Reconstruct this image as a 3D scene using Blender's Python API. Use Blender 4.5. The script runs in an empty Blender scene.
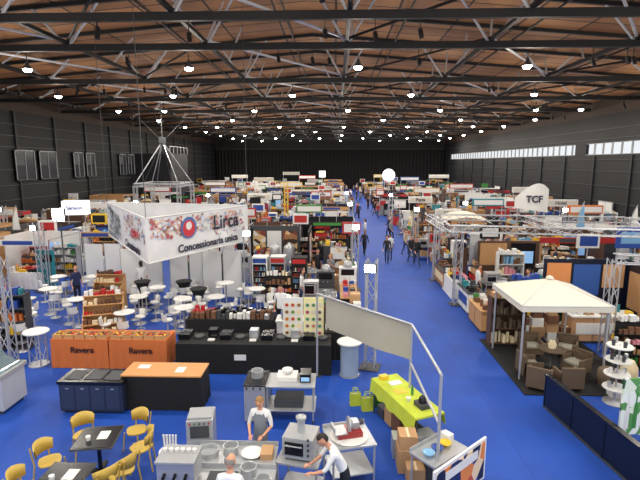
import bpy, math, random
from mathutils import Vector, Matrix, Euler
R=random.Random(11)
sc=bpy.context.scene
sc.view_settings.view_transform='Standard'
V=Vector
# ---------------------------------------------------------------- materials
MC={}
def mat(name,col,rough=.6,metal=0.0,emit=0.0,noise=0.0,nscale=8.0):
    if name in MC: return MC[name]
    m=bpy.data.materials.new(name); m.use_nodes=True
    nt=m.node_tree; b=nt.nodes['Principled BSDF']
    c=(col[0],col[1],col[2],1)
    b.inputs['Base Color'].default_value=c
    b.inputs['Roughness'].default_value=rough
    b.inputs['Metallic'].default_value=metal
    if emit>0:
        b.inputs['Emission Color'].default_value=c
        b.inputs['Emission Strength'].default_value=emit
        m.cycles.emission_sampling='NONE'
    if noise>0:
        tc=nt.nodes.new('ShaderNodeTexCoord'); n=nt.nodes.new('ShaderNodeTexNoise')
        n.inputs['Scale'].default_value=nscale; n.inputs['Detail'].default_value=3
        mx=nt.nodes.new('ShaderNodeMix'); mx.data_type='RGBA'; mx.blend_type='MIX'
        mx.inputs[6].default_value=tuple(max(0,k*(1-noise)) for k in col)+(1,)
        mx.inputs[7].default_value=tuple(min(1,k*(1+noise)) for k in col)+(1,)
        nt.links.new(tc.outputs['Object'],n.inputs['Vector'])
        nt.links.new(n.outputs['Fac'],mx.inputs[0]); nt.links.new(mx.outputs[2],b.inputs['Base Color'])
    MC[name]=m; return m
def s2l(*rgb):
    return tuple(((c/255+.055)/1.055)**2.4 if c>10 else c/255/12.92 for c in rgb)
def M(name,r,g,b,**k): return mat(name,s2l(r,g,b),**k)
def ramp_mat(name,stops,kind='VORONOI',scale=4,rough=.5,sx=1,sy=1,sz=1):
    if name in MC: return MC[name]
    m=bpy.data.materials.new(name); m.use_nodes=True; nt=m.node_tree; b=nt.nodes['Principled BSDF']
    b.inputs['Roughness'].default_value=rough
    tc=nt.nodes.new('ShaderNodeTexCoord'); mp=nt.nodes.new('ShaderNodeMapping')
    mp.inputs['Scale'].default_value=(sx,sy,sz); nt.links.new(tc.outputs['Object'],mp.inputs['Vector'])
    cr=nt.nodes.new('ShaderNodeValToRGB'); cr.color_ramp.interpolation='CONSTANT' if kind=='VORONOI' else 'LINEAR'
    if kind=='VORONOI':
        t=nt.nodes.new('ShaderNodeTexVoronoi'); t.inputs['Scale'].default_value=scale
        nt.links.new(mp.outputs[0],t.inputs['Vector'])
        sp=nt.nodes.new('ShaderNodeSeparateColor'); nt.links.new(t.outputs['Color'],sp.inputs[0])
        nt.links.new(sp.outputs[0],cr.inputs[0])
    else:
        t=nt.nodes.new('ShaderNodeTexNoise'); t.inputs['Scale'].default_value=scale; t.inputs['Detail'].default_value=4
        nt.links.new(mp.outputs[0],t.inputs['Vector']); nt.links.new(t.outputs['Fac'],cr.inputs[0])
    e=cr.color_ramp.elements
    while len(e)<len(stops): e.new(.5)
    for i,(p,c) in enumerate(stops):
        e[i].position=p; e[i].color=s2l(*c)+(1,)
    nt.links.new(cr.outputs[0],b.inputs['Base Color'])
    MC[name]=m; return m

white=M('white_laminate',222,222,219,rough=.5,noise=.04)
offw=M('offwhite_fabric',210,206,192,rough=.9,noise=.06)
tarp=M('greybeige_fabric',172,168,154,rough=.9,noise=.06,nscale=2)
grey=M('grey_panel',150,152,155,rough=.6,noise=.08)
dgrey=M('dark_grey',62,64,68,rough=.6,noise=.1)
black=M('black_cloth',16,16,18,rough=.85,noise=.2)
blackg=M('black_gloss',14,16,22,rough=.25)
navy=M('navy_panel',12,18,38,rough=.3,noise=.1)
alu=M('aluminium',180,182,186,rough=.4,metal=.4)
steel=M('stainless_steel',178,181,184,rough=.32,metal=.45,noise=.1)
wood=M('light_wood',192,146,96,rough=.55,noise=.15,nscale=14)
wood2=M('oak_wood',158,108,66,rough=.55,noise=.2,nscale=10)
dwood=M('dark_wood',84,58,42,rough=.6,noise=.2)
card=M('cardboard',180,142,102,rough=.85,noise=.1)
orange=M('orange_cloth',200,108,52,rough=.85,noise=.08)
orangewood=M('orange_wood',200,142,84,rough=.5,noise=.1)
red=M('red_paint',176,36,36,rough=.5,noise=.05)
yellow=M('yellow_paint',226,186,50,rough=.5,noise=.05)
mustard=M('mustard_wood',192,162,72,rough=.5,noise=.1)
lime=M('lime_cloth',182,196,58,rough=.8,noise=.1)
green=M('green_paint',60,130,56,rough=.6,noise=.15)
leaf=M('leaf_green',52,96,38,rough=.7,noise=.35,nscale=20)
teal=M('teal_paint',40,130,140,rough=.5)
sky=M('light_blue',120,168,205,rough=.5)
blue=M('blue_paint',36,70,150,rough=.5)
pink=M('pink_paint',214,140,150,rough=.5)
brownm=M('brown_box',110,74,52,rough=.7,noise=.15)
cream=M('cream',222,206,170,rough=.6)
lampm=mat('lamp_glow',(1,.97,.9),emit=34)
screen=M('screen_glow',120,160,200,emit=.8)
sign_lit=M('lit_sign',250,250,250,emit=.8)
skin=M('skin',206,150,120,rough=.55); skin2=M('skin_tan',176,120,90,rough=.55)
hairb=M('hair_dark',36,26,20,rough=.7); hairg=M('hair_blond',150,112,66,rough=.7); hairgr=M('hair_grey',130,126,120,rough=.7)
eyew=M('eye_white',235,235,235,rough=.3); lipm=M('lips',170,80,76,rough=.5)
strut=M('strut_grey',198,200,202,rough=.5)
beam=M('beam_black',22,20,20,rough=.6)
glass=M('tinted_glass',120,140,150,rough=.08,metal=.3)
rattan=M('rattan',96,80,62,rough=.8,noise=.3,nscale=30)
darkp=M('print_dark',40,40,60)
collage=ramp_mat('food_collage',[(0,(232,230,226)),(.35,(196,80,84)),(.45,(232,218,194)),(.62,(130,160,196)),(.72,(150,90,60)),(.82,(240,240,240))],scale=5)
collage2=ramp_mat('poster_print',[(0,(20,30,60)),(.25,(220,130,60)),(.45,(30,40,90)),(.6,(180,70,50)),(.75,(232,206,170)),(.88,(50,90,150))],scale=3)
collage3=ramp_mat('warm_print',[(0,(60,40,30)),(.3,(160,110,70)),(.5,(212,180,130)),(.7,(120,50,40)),(.85,(225,220,210))],scale=3.5)
greenpr=ramp_mat('green_print',[(0,(232,238,232)),(.45,(90,150,80)),(.7,(40,90,50)),(.85,(222,232,214))],scale=5)
goodsm=[red,yellow,green,white,sky,orange,brownm,cream,pink,teal,dgrey,collage3,white,card,black,blue,card,brownm,dgrey,black,cream]

# ---------------------------------------------------------------- mesh builder
class B:
    def __init__(s): s.v=[];s.f=[];s.m=[];s.sm=[];s.mats=[];s.T=Matrix.Identity(4)
    def mi(s,m):
        if m not in s.mats: s.mats.append(m)
        return s.mats.index(m)
    def add(s,vs,fs,m,smooth=False):
        o=len(s.v); T=s.T
        s.v+= [tuple(T@V(p)) for p in vs]
        k=s.mi(m)
        for f in fs: s.f.append(tuple(o+i for i in f)); s.m.append(k); s.sm.append(smooth)
    def box(s,x0,y0,z0,x1,y1,z1,m):
        s.add([(x0,y0,z0),(x1,y0,z0),(x1,y1,z0),(x0,y1,z0),(x0,y0,z1),(x1,y0,z1),(x1,y1,z1),(x0,y1,z1)],
          [(0,3,2,1),(4,5,6,7),(0,1,5,4),(1,2,6,5),(2,3,7,6),(3,0,4,7)],m)
    def cb(s,cx,cy,z0,w,d,h,m): s.box(cx-w/2,cy-d/2,z0,cx+w/2,cy+d/2,z0+h,m)
    def cyl(s,p0,p1,r0,m,r1=None,n=10,cap=True):
        if r1 is None: r1=r0
        p0=V(p0);p1=V(p1);d=(p1-p0)
        if d.length<1e-6: return
        d.normalize(); a=d.orthogonal().normalized(); b=d.cross(a)
        vs=[];
        for p,r in((p0,r0),(p1,r1)):
            for i in range(n):
                t=2*math.pi*i/n; vs.append(p+a*(r*math.cos(t))+b*(r*math.sin(t)))
        s.add(vs,[(i,(i+1)%n,n+(i+1)%n,n+i) for i in range(n)],m,n>5)
        if cap: s.add(vs,[tuple(range(n-1,-1,-1)),tuple(range(n,2*n))],m)
    def lathe(s,prof,m,c=(0,0,0),n=14,cap=True):
        vs=[];fs=[]
        for r,z in prof:
            for i in range(n):
                t=2*math.pi*i/n; vs.append((c[0]+r*math.cos(t),c[1]+r*math.sin(t),c[2]+z))
        for k in range(len(prof)-1):
            for i in range(n):
                j=(i+1)%n; fs.append((k*n+i,k*n+j,(k+1)*n+j,(k+1)*n+i))
        s.add(vs,fs,m,True)
        if cap and prof[-1][0]>1e-3: s.add(vs,[tuple(range(len(vs)-n,len(vs)))],m)
        if cap and prof[0][0]>1e-3: s.add(vs,[tuple(range(n-1,-1,-1))],m)
    def sph(s,c,r,m,nu=12,nv=8,keep=None):
        if not hasattr(r,'__len__'): r=(r,r,r)
        vs=[];fs=[]
        for j in range(nv+1):
            ph=math.pi*j/nv
            for i in range(nu):
                t=2*math.pi*i/nu
                vs.append((c[0]+r[0]*math.sin(ph)*math.cos(t),c[1]+r[1]*math.sin(ph)*math.sin(t),c[2]+r[2]*math.cos(ph)))
        for j in range(nv):
            for i in range(nu):
                k=(i+1)%nu; f=(j*nu+i,(j+1)*nu+i,(j+1)*nu+k,j*nu+k)
                if keep:
                    cc=sum((V(vs[q])-V(c) for q in f),V())/4
                    if not keep(cc): continue
                fs.append(f)
        s.add(vs,fs,m,True)
    def tube(s,pts,r,m,n=7):
        for a,b in zip(pts,pts[1:]): s.cyl(a,b,r,m,n=n)
        for p in pts[1:-1]: s.sph(p,r,m,nu=n,nv=4)
    def truss(s,p0,p1,w=.3,m=None,r=.022,seg=None):
        m=m or alu; p0=V(p0);p1=V(p1);d=p1-p0;L=d.length;d.normalize()
        a=(V((0,0,1)) if abs(d.z)<.9 else V((1,0,0))); a=(a-d*a.dot(d)).normalized(); b=d.cross(a)
        C=[a*w/2+b*w/2,a*w/2-b*w/2,-a*w/2-b*w/2,-a*w/2+b*w/2]
        for c in C: s.cyl(p0+c,p1+c,r,m,n=5,cap=False)
        n=seg or max(2,int(L/(w*1.5)))
        for k in range(n):
            q0=p0+d*(L*k/n);q1=p0+d*(L*(k+1)/n)
            for i in range(4):
                j=(i+1)%4
                A,Bc=(C[i],C[j]) if k%2 else (C[j],C[i])
                s.cyl(q0+A,q1+Bc,r*.55,m,n=4,cap=False)
    def mesh(s,name='m'):
        me=bpy.data.meshes.new(name); me.from_pydata(s.v,[],s.f)
        for m in s.mats: me.materials.append(m)
        me.polygons.foreach_set('material_index',s.m); me.polygons.foreach_set('use_smooth',s.sm)
        me.update(); return me
    def obj(s,name,loc=(0,0,0),rz=0,bev=0,parent=None):
        return put(s.mesh(name),name,loc,rz,bev,parent)
def put(me,name,loc=(0,0,0),rz=0,bev=0,parent=None):
    o=bpy.data.objects.new(name,me); sc.collection.objects.link(o)
    if len(loc)==2: loc=(loc[0],loc[1],0)
    o.location=loc; o.rotation_euler=(0,0,math.radians(rz))
    if bev:
        md=o.modifiers.new('bevel','BEVEL'); md.width=bev; md.segments=2; md.limit_method='ANGLE'
    if parent: o.parent=parent
    return o
def text(body,size,m,parent,loc,rot=(90,0,0),name='lettering',bold=0):
    c=bpy.data.curves.new(name,'FONT'); c.body=body; c.size=size; c.extrude=.004; c.offset=bold
    c.align_x='CENTER'; c.align_y='CENTER'; c.materials.append(m)
    o=bpy.data.objects.new(name,c); sc.collection.objects.link(o); o.parent=parent
    o.location=loc; o.rotation_euler=[math.radians(a) for a in rot]; return o

# ---------------------------------------------------------------- hall shell
XL,XR,YF,YN=-29.0,26.0,114.0,-4.0
def floor_mat():
    m=bpy.data.materials.new('blue_carpet'); m.use_nodes=True; nt=m.node_tree; b=nt.nodes['Principled BSDF']
    b.inputs['Roughness'].default_value=.65; b.inputs['Specular IOR Level'].default_value=.4
    tc=nt.nodes.new('ShaderNodeTexCoord')
    n=nt.nodes.new('ShaderNodeTexNoise'); n.inputs['Scale'].default_value=.8; n.inputs['Detail'].default_value=6
    br=nt.nodes.new('ShaderNodeTexBrick'); br.inputs['Scale'].default_value=1
    br.inputs['Brick Width'].default_value=30; br.inputs['Row Height'].default_value=2
    br.inputs['Mortar Size'].default_value=.012
    br.inputs['Color1'].default_value=(1,1,1,1); br.inputs['Color2'].default_value=(.93,.93,.96,1); br.inputs['Mortar'].default_value=(.7,.7,.75,1)
    mp=nt.nodes.new('ShaderNodeMapping'); mp.inputs['Rotation'].default_value=(0,0,math.pi/2)
    nt.links.new(tc.outputs['Object'],mp.inputs[0]); nt.links.new(mp.outputs[0],br.inputs['Vector'])
    nt.links.new(tc.outputs['Object'],n.inputs['Vector'])
    cr=nt.nodes.new('ShaderNodeValToRGB'); e=cr.color_ramp.elements
    e[0].position=.3; e[0].color=s2l(14,62,150)+(1,); e[1].position=.7; e[1].color=s2l(20,74,172)+(1,)
    nt.links.new(n.outputs['Fac'],cr.inputs[0])
    mx=nt.nodes.new('ShaderNodeMix'); mx.data_type='RGBA'; mx.blend_type='MULTIPLY'; mx.inputs[0].default_value=1
    nt.links.new(cr.outputs[0],mx.inputs[6]); nt.links.new(br.outputs['Color'],mx.inputs[7])
    nt.links.new(mx.outputs[2],b.inputs['Base Color'])
    return m
b=B(); b.box(XL,YN,-.1,XR,YF,0,floor_mat()); b.obj('floor')
def ceil_mat():
    m=bpy.data.materials.new('ceiling_wood_panels'); m.use_nodes=True; nt=m.node_tree; b=nt.nodes['Principled BSDF']
    b.inputs['Roughness'].default_value=.7
    tc=nt.nodes.new('ShaderNodeTexCoord'); br=nt.nodes.new('ShaderNodeTexBrick')
    br.inputs['Scale'].default_value=1; br.inputs['Brick Width'].default_value=3.25; br.inputs['Row Height'].default_value=1.5
    br.inputs['Mortar Size'].default_value=.06; br.offset=0
    br.inputs['Color1'].default_value=s2l(206,148,92)+(1,); br.inputs['Color2'].default_value=s2l(164,112,70)+(1,); br.inputs['Mortar'].default_value=s2l(44,34,28)+(1,)
    n=nt.nodes.new('ShaderNodeTexNoise'); n.inputs['Scale'].default_value=.3; n.inputs['Detail'].default_value=3
    nt.links.new(tc.outputs['Object'],br.inputs['Vector']); nt.links.new(tc.outputs['Object'],n.inputs['Vector'])
    mx=nt.nodes.new('ShaderNodeMix'); mx.data_type='RGBA'; mx.blend_type='MULTIPLY'; mx.inputs[0].default_value=.6
    nt.links.new(br.outputs['Color'],mx.inputs[6]); nt.links.new(n.outputs['Fac'],mx.inputs[7])
    nt.links.new(mx.outputs[2],b.inputs['Base Color']); return m
cm=ceil_mat(); XM=-1.5
ZE,ZR=12.2,14.4
def zc(x): return ZE+(ZR-ZE)*(1-abs(x-XM)/27.5)
b=B()
for (xa,xb) in((XL,XM),(XM,XR)):
    za,zb=zc(xa),zc(xb)
    b.add([(xa,YN,za),(xb,YN,zb),(xb,YF,zb),(xa,YF,za),(xa,YN,za+.2),(xb,YN,zb+.2),(xb,YF,zb+.2),(xa,YF,za+.2)],
      [(0,3,2,1),(4,5,6,7),(0,1,5,4),(1,2,6,5),(2,3,7,6),(3,0,4,7)],cm)
b.obj('ceiling')
wallb=M('black_wall',14,15,19,rough=.7,noise=.25,nscale=1)
wallb2=M('black_wall_panel',24,25,30,rough=.6,noise=.15,nscale=2)
brownw=M('brown_fascia',56,40,32,rough=.7,noise=.2)
rib=M('wall_rail',74,76,82,rough=.6)
b=B(); b.box(XL-.3,YN,0,XL,YF,10.8,wallb); b.box(XL-.3,YN,10.8,XL,YF,12.4,brownw)
for y in range(0,114,6): b.box(XL,y,0,XL+.18,y+.25,10.8,wallb2)
for z in (2.9,4.2,5.6,7.6,8.6,9.6): b.box(XL,YN,z,XL+.1,YF,z+.05,rib)
b.obj('wall_left')
b=B()
for y0,y1 in((41.5,44.3),(45.0,47.8),(51,53),(53.6,55.6),(62,64),(64.6,66.6)):
    b.box(XL+.12,y0,4.7,XL+.24,y1,7.3,M('dark_pane',44,48,56,rough=.2))
    b.box(XL+.12,y0,4.6,XL+.3,y1,4.7,dgrey); b.box(XL+.12,y0,7.3,XL+.3,y1,7.38,grey)
    b.box(XL+.12,y0,4.6,XL+.3,y0+.08,7.38,grey); b.box(XL+.12,y1-.08,4.6,XL+.3,y1,7.38,grey)
    b.box(XL+.24,(y0+y1)/2-.03,4.6,XL+.28,(y0+y1)/2+.03,7.3,grey)
    b.box(XL+.24,y0+.1,6.0,XL+.27,y0+1.2,7.1,dgrey)
b.obj('window_1')
b=B(); b.box(XR,YN,0,XR+.3,YF,7.0,wallb); b.box(XR,YN,8.15,XR+.3,YF,10.8,wallb); b.box(XR,YN,10.8,XR+.3,YF,12.4,brownw)
for y in range(0,114,6): b.box(XR-.15,y,0,XR,y+.25,6.9,wallb2)
for z in (2.5,4.0,5.4,6.5,8.5,9.4): b.box(XR-.08,YN,z,XR,YF,z+.04,rib)
b.box(XR,50.0,7,XR+.3,52.2,8.15,wallb); b.box(XR,YN,7,XR+.3,8,8.15,wallb); b.box(XR,108,7,XR+.3,YF,8.15,wallb)
b.obj('wall_right')
b=B(); y=8
while y<108:
    if not 49<y<52.5: b.box(XR+.05,y,7,XR+.2,y+.12,8.15,grey)
    y+=1.5
b.box(XR+.02,8,7.0,XR+.22,108,7.06,grey); b.box(XR+.02,8,8.1,XR+.22,108,8.15,grey)
b.obj('window_2')
b=B(); b.box(XL,YF,0,XR,YF+.3,14.4,wallb); b.obj('wall_back')
cur=M('black_curtain',10,10,12,rough=.9)
b=B(); n=330; vs=[]
for i in range(n+1):
    x=XL+.4+(XR-XL-.8)*i/n; yy=YF-1.2+.25*math.sin(i*1.25)
    vs+=[(x,yy,.02),(x,yy,9.4)]
b.add(vs,[(2*i,2*i+2,2*i+3,2*i+1) for i in range(n)],cur,True)
b.cyl((XL+.3,YF-1.2,9.45),(XR-.3,YF-1.2,9.45),.08,dgrey); b.obj('stage_curtain')
b=B(); b.box(XL,68,0,XL+5,76,7.5,wallb2); b.box(XL+5,69.5,0,XL+5.06,72,3,dgrey); b.box(XL,68,7.5,XL+5.1,76,7.6,dgrey)
for k in range(6): b.cyl((XL+5,68+k*1.6,7.6),(XL+5,68+k*1.6,8.6),.04,alu,n=5)
b.cyl((XL+5,68,8.6),(XL+5,76,8.6),.04,alu,n=5); b.obj('wall_gallery')
for i,y in enumerate((44,58,74)):
    b=B(); b.box(XR-.22,y,0,XR-.16,y+2.4,2.6,grey)
    b.box(XR-.26,y+.1,.05,XR-.22,y+1.15,2.5,white); b.box(XR-.26,y+1.25,.05,XR-.22,y+2.3,2.5,white)
    b.box(XR-.3,y+1.0,1.0,XR-.26,y+1.08,1.3,dgrey); b.obj('door_%d'%(i+1))

# ---------------------------------------------------------------- roof
ZB=11.5
Ys=[4.5,13.5,18]+[22.5+9*k for k in range(0,11)]
def zc2(x): return zc(x)-.12
rr=random.Random(2)
for k,y in enumerate(Ys):
    b=B()
    b.box(XL+.2,y-.1,ZB-.15,XR-.2,y+.1,ZB+.15,beam)
    x=XL+3.5; st=6.5
    while x<XR-3:
        for dx in (-1.6,1.6): b.cyl((x,y,ZB),(x+dx,y,zc2(x+dx)+.03),.06,strut,n=5)
        x+=st
    b.obj('roof_truss')
for x in (-25.5,-19,-12.5,-6,.5,7,13.5,20):
    b=B(); z=ZB+.2
    b.box(x-.08,YN+.5,z-.08,x+.08,YF-2,z+.08,beam)
    y=0
    while y<100:
        b.cyl((x,y,z),(x+.5,y+1.6,zc2(x+.5)),.055,strut,n=5)
        y+=4.5 if y<40 else 9
    b.obj('roof_cable_tray')
b=B()
y=4.5
while y<112:
    for xa,xb in((XL+.2,XM),(XM,XR-.2)): b.cyl((xa,y,zc2(xa)),(xb,y,zc2(xb)),.12,beam,n=4)
    y+=4.5
for x in (-28,-22.2,-15.7,-9.2,-2.7,3.7,10.2,16.7,23.2):
    b.cyl((x,YN+.5,zc2(x)-.14),(x,YF-1,zc2(x)-.14),.06,beam,n=4)
b.obj('roof_purlins')
b=B()
for y in (13.5,22.5,31.5,40.5,49.5,58.5,67.5):
    for x in (-19,-6,7):
        b.cyl((x,y,ZB+.3),(x+6.5,y+9,ZB+.3),.06,strut,n=5)
        b.cyl((x+13,y,ZB+.3),(x+6.5,y+9,ZB+.3),.06,beam,n=5)
b.obj('roof_wind_bracing')
b=B()
for k in range(110):
    x=rr.uniform(-26,24);y=rr.choice(Ys[1:9])+rr.uniform(-.3,.3); z=ZB-.35-rr.random()*.3; b.cyl((x,y,ZB-.1),(x,y,z),.02,beam,n=4); b.cyl((x,y,z),(x+.05,y-.1,z-.3),.09,beam,n=7)
b.obj('stage_spotlights')
lb=B(); lb.lathe([(.24,0),(.22,.06),(.1,.2),(.05,.4)],dgrey,n=12,cap=False); lb.lathe([(0,-.15),(.13,-.12),(.21,-.03),(.22,.02)],lampm,n=12,cap=False); lb.cyl((0,0,.4),(0,0,.7),.02,beam,n=4)
lme=lb.mesh('high_bay_lamp')
k=0
def addlight(kind,name,loc,e,size,col=(1,.95,.87)):
    L=bpy.data.lights.new(name,kind); L.energy=e; L.color=col
    if kind=='AREA': L.shape='DISK'; L.size=size
    else: L.shadow_soft_size=size
    lo=bpy.data.objects.new(name,L); sc.collection.objects.link(lo); lo.location=loc; return lo
for y in [-1,5,13,24,33.5,43,52.5,62,71.5,81,90.5,100]:
    off=0 if k%2==0 else 4.1
    for x in (-23.8,-19.6,-11.4,-3.0,5.2,13.6,21.6):
        xx=x+(off if x<18 else 0)
        if x==-23.8 and not off: continue
        put(lme,'high_bay_lamp',(xx,y,10.85))
        if y<75 or k%2:
            addlight('AREA','bay_light',(xx,y,10.6),300 if y<75 else 560,.5)
            if y>0: addlight('POINT','bay_glow',(xx,y,10.0),220 if y<75 else 420,.3,(1,.9,.76))
    k+=1

# ---------------------------------------------------------------- people
LAB={'top':0,'sleeve':1,'skin':2,'pants':3,'shoe':4,'apron':5}
BASE=dict(pelvis=(0,0,.95),spine=(0,.0,1.12),chest=(0,.01,1.32),nb=(0,.01,1.45),neck=(0,-.01,1.53),head=(0,-.015,1.60))
def posed(kind):
    J=dict(BASE)
    for s,n in((-1,'R'),(1,'L')):
        J['sh'+n]=(s*.165,.01,1.41); J['el'+n]=(s*.225,.03,1.14); J['wr'+n]=(s*.235,-.04,.91); J['pa'+n]=(s*.235,-.07,.84)
        J['hip'+n]=(s*.085,0,.88); J['kn'+n]=(s*.095,-.02,.49); J['an'+n]=(s*.1,.02,.09); J['toe'+n]=(s*.12,-.14,.035)
        if kind=='work':
            J['el'+n]=(s*.24,-.02,1.13); J['wr'+n]=(s*.15,-.25,1.07); J['pa'+n]=(s*.12,-.32,1.06)
        if kind=='walk':
            f=s*.2; J['kn'+n]=(s*.09,-.06-f*.6,.5); J['an'+n]=(s*.09,.04-f*1.1,.1); J['toe'+n]=(s*.1,-.12-f*1.1,.04)
            J['el'+n]=(s*.22,.03+f*.3,1.14); J['wr'+n]=(s*.22,-.06+f*.9,.95); J['pa'+n]=(s*.22,-.1+f*1.1,.89)
        if kind=='talk' and s>0:
            J['el'+n]=(s*.24,-.02,1.14); J['wr'+n]=(s*.16,-.22,1.25); J['pa'+n]=(s*.13,-.27,1.31)
    if kind=='lean':
        a=math.radians(32); c,sn=math.cos(a),math.sin(a); pz=.95
        for k_,v in list(J.items()):
            if v[2]>1.0 or k_[:2] in('wr','pa','el'):
                y,z=v[1],v[2]-pz; J[k_]=(v[0],y*c-z*sn,pz+z*c+y*sn*0)
        for s,n in((-1,'R'),(1,'L')):
            J['el'+n]=(s*.22,-.38,1.1); J['wr'+n]=(s*.15,-.55,1.02); J['pa'+n]=(s*.13,-.62,1.01)
    return J
RAD=dict(pelvis=(.15,.11),spine=(.13,.1),chest=(.155,.115),nb=(.075,.07),neck=(.052,.052),head=(.045,.045),sh=(.062,.062),el=(.042,.042),wr=(.027,.027),pa=(.03,.022),hip=(.09,.09),kn=(.058,.058),an=(.038,.038),toe=(.036,.03))
def person_mesh(kind,headpitch=0,hair='short',apron=False):
    J=posed(kind); names=list(J); vs=[J[n] for n in names]; rad=[]
    for n in names: rad.append(RAD.get(n) or RAD[n[:-1]])
    ix={n:i for i,n in enumerate(names)}
    E=[('pelvis','spine','top'),('spine','chest','top'),('chest','nb','top'),('nb','neck','skin'),('neck','head','skin')]
    for n in 'RL': E+=[('chest','sh'+n,'top'),('sh'+n,'el'+n,'sleeve'),('el'+n,'wr'+n,'fore'),('wr'+n,'pa'+n,'skin'),('pelvis','hip'+n,'pants'),('hip'+n,'kn'+n,'pants'),('kn'+n,'an'+n,'pants'),('an'+n,'toe'+n,'shoe')]
    ed=[(ix[a],ix[b_]) for a,b_,_ in E]; roots=[0]
    bones=[(V(J[a]),V(J[b_]),l,rad[ix[a]][0],rad[ix[b_]][0]) for a,b_,l in E]
    for n,s in(('R',-1),('L',1)):
        p=V(J['pa'+n]); d=(p-V(J['wr'+n])).normalized(); side=V((s,0,0)); side=(side-d*side.dot(d)).normalized(); dn=d.cross(side).normalized()
        if dn.y<0 and abs(d.z)>.7: dn=-dn
        if abs(d.z)<=.7 and dn.z>0: dn=-dn
        for q,(off,L) in enumerate(((-.027,.07),(-.009,.08),(.009,.075),(.027,.058))):
            i=len(vs); r0=p+side*off*.6; k1=p+d*.035+side*off; k2=k1+d*L*.5+dn*.006; k3=k2+d*L*.42+dn*.022
            for w_,rr in((r0,.011),(k1,.0105),(k2,.009),(k3,.0075)): vs.append(tuple(w_)); rad.append((rr,rr))
            ed+=[(i,i+1),(i+1,i+2),(i+2,i+3)]; roots.append(i); bones.append((k1,k3,'skin',.01,.01))
        i=len(vs); t0=p-d*.02-side*.012; t1=t0-side*.03+d*.02; t2=t1-side*.012+d*.03+dn*.01
        for w_,rr in((t0,.012),(t1,.012),(t2,.009)): vs.append(tuple(w_)); rad.append((rr,rr))
        ed+=[(i,i+1),(i+1,i+2)]; roots.append(i); bones.append((t0,t2,'skin',.01,.01))
    me=bpy.data.meshes.new('tmp'); me.from_pydata(vs,ed,[]); o=bpy.data.objects.new('tmp',me); sc.collection.objects.link(o)
    sk=o.modifiers.new('s','SKIN'); sk.use_smooth_shade=True
    for i,sv in enumerate(me.skin_vertices[0].data): sv.radius=rad[i]; sv.use_root=(i in roots)
    ss=o.modifiers.new('u','SUBSURF'); ss.levels=1; ss.render_levels=1
    dg=bpy.context.evaluated_depsgraph_get(); em=bpy.data.meshes.new_from_object(o.evaluated_get(dg))
    bpy.data.objects.remove(o)
    b=B(); slots=[M('shirt_slot',200,200,200),M('sleeve_slot',201,200,200),skin,M('pants_slot',30,30,40),M('shoe_slot',20,20,20),M('apron_slot',120,125,130),M('hair_slot',50,40,30)]
    b.mats=list(slots); AL=[tuple(v.co) for v in em.vertices]
    grp={}
    for pl in em.polygons:
        c=pl.center; best=None;bd=9
        for a,b2,l,ra,rb in bones:
            ab=b2-a; t=max(0,min(1,(c-a).dot(ab)/ab.length_squared)); dd=(c-(a+ab*t)).length-(ra+(rb-ra)*t)
            if dd<bd: bd=dd; best=(l,t)
        l=best[0]
        if l=='fore': l='sleeve' if (best[1]<.15 or kind in('walk',)) else 'skin'
        if c.z<.9 and l=='top': l='pants'
        if apron and l in('top','pants') and pl.normal.y<-.15 and .5<c.z<1.36: l='apron'
        grp.setdefault(l,[]).append(tuple(pl.vertices))
    for l,fs in grp.items(): b.add(AL,fs,slots[LAB[l]],True)
    bpy.data.meshes.remove(em)
    b.T=Matrix.Translation(V(J['head'])+V((0,0,.0)))@Matrix.Rotation(math.radians(headpitch),4,'X')
    h=slots[6]
    b.sph((0,-.01,.055),(.076,.095,.115),skin,nu=14,nv=10); b.sph((0,-.04,-.01),(.052,.055,.052),skin)
    b.cyl((0,-.098,.06),(0,-.122,.03),.008,skin,r1=.015,n=6)
    for s in(-1,1):
        b.sph((s*.078,.0,.045),(.012,.022,.032),skin,nu=8,nv=6)
        b.sph((s*.03,-.092,.062),(.014,.01,.009),eyew,nu=8,nv=6); b.sph((s*.03,-.1,.062),(.006,.005,.007),hairb,nu=6,nv=4)
        b.box(s*.03-.016,-.104,.08,s*.03+.016,-.094,.086,h)
    b.box(-.022,-.099,.0,.022,-.088,.008,lipm)
    if hair=='short': b.sph((0,0,.062),(.084,.1,.118),h,nu=16,nv=12,keep=lambda c:c.z>.055 or (c.y>.02 and c.z>-.05))
    elif hair=='long': b.sph((0,.005,.05),(.088,.106,.13),h,nu=16,nv=12,keep=lambda c:c.z>.07 or c.y>.0); b.sph((0,.09,.0),(.06,.045,.09),h)
    elif hair=='bald': b.sph((0,.003,.05),(.08,.1,.1),h,nu=16,nv=12,keep=lambda c:c.y>-.02 and -.05<c.z<.03)
    return b.mesh('person')
PM={k_:person_mesh(*a) for k_,a in dict(stand=('stand',5,'short'),walk=('walk',0,'short'),talk=('talk',5,'long'),work=('work',30,'long',True),work2=('work',35,'bald'),lean=('lean',40,'short')).items()}
shirts=[M('shirt_white',222,224,226),M('shirt_black',28,28,32),M('shirt_navy',30,40,80),M('shirt_red',170,40,40),M('shirt_grey',120,124,130),M('shirt_beige',190,170,140)]
pants=[M('pants_black',22,22,26),M('pants_denim',50,66,100),M('pants_grey',90,90,96)]
shoe=M('shoes',24,22,22); apr=M('apron_grey',120,128,138)
PC={}
def person(kind,x,y,rz,sh,pa=0,hr=hairb,name='standing_man',sc_=1.0,sk=skin):
    key=(kind,sh,pa,hr.name)
    if key not in PC:
        me=PM[kind].copy()
        for i,m in enumerate((shirts[sh],shirts[sh],sk,pants[pa],shoe,apr,hr)): me.materials[i]=m
        PC[key]=me
    o=put(PC[key],name,(x,y,0),rz); o.scale=(sc_,)*3; return o

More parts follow.
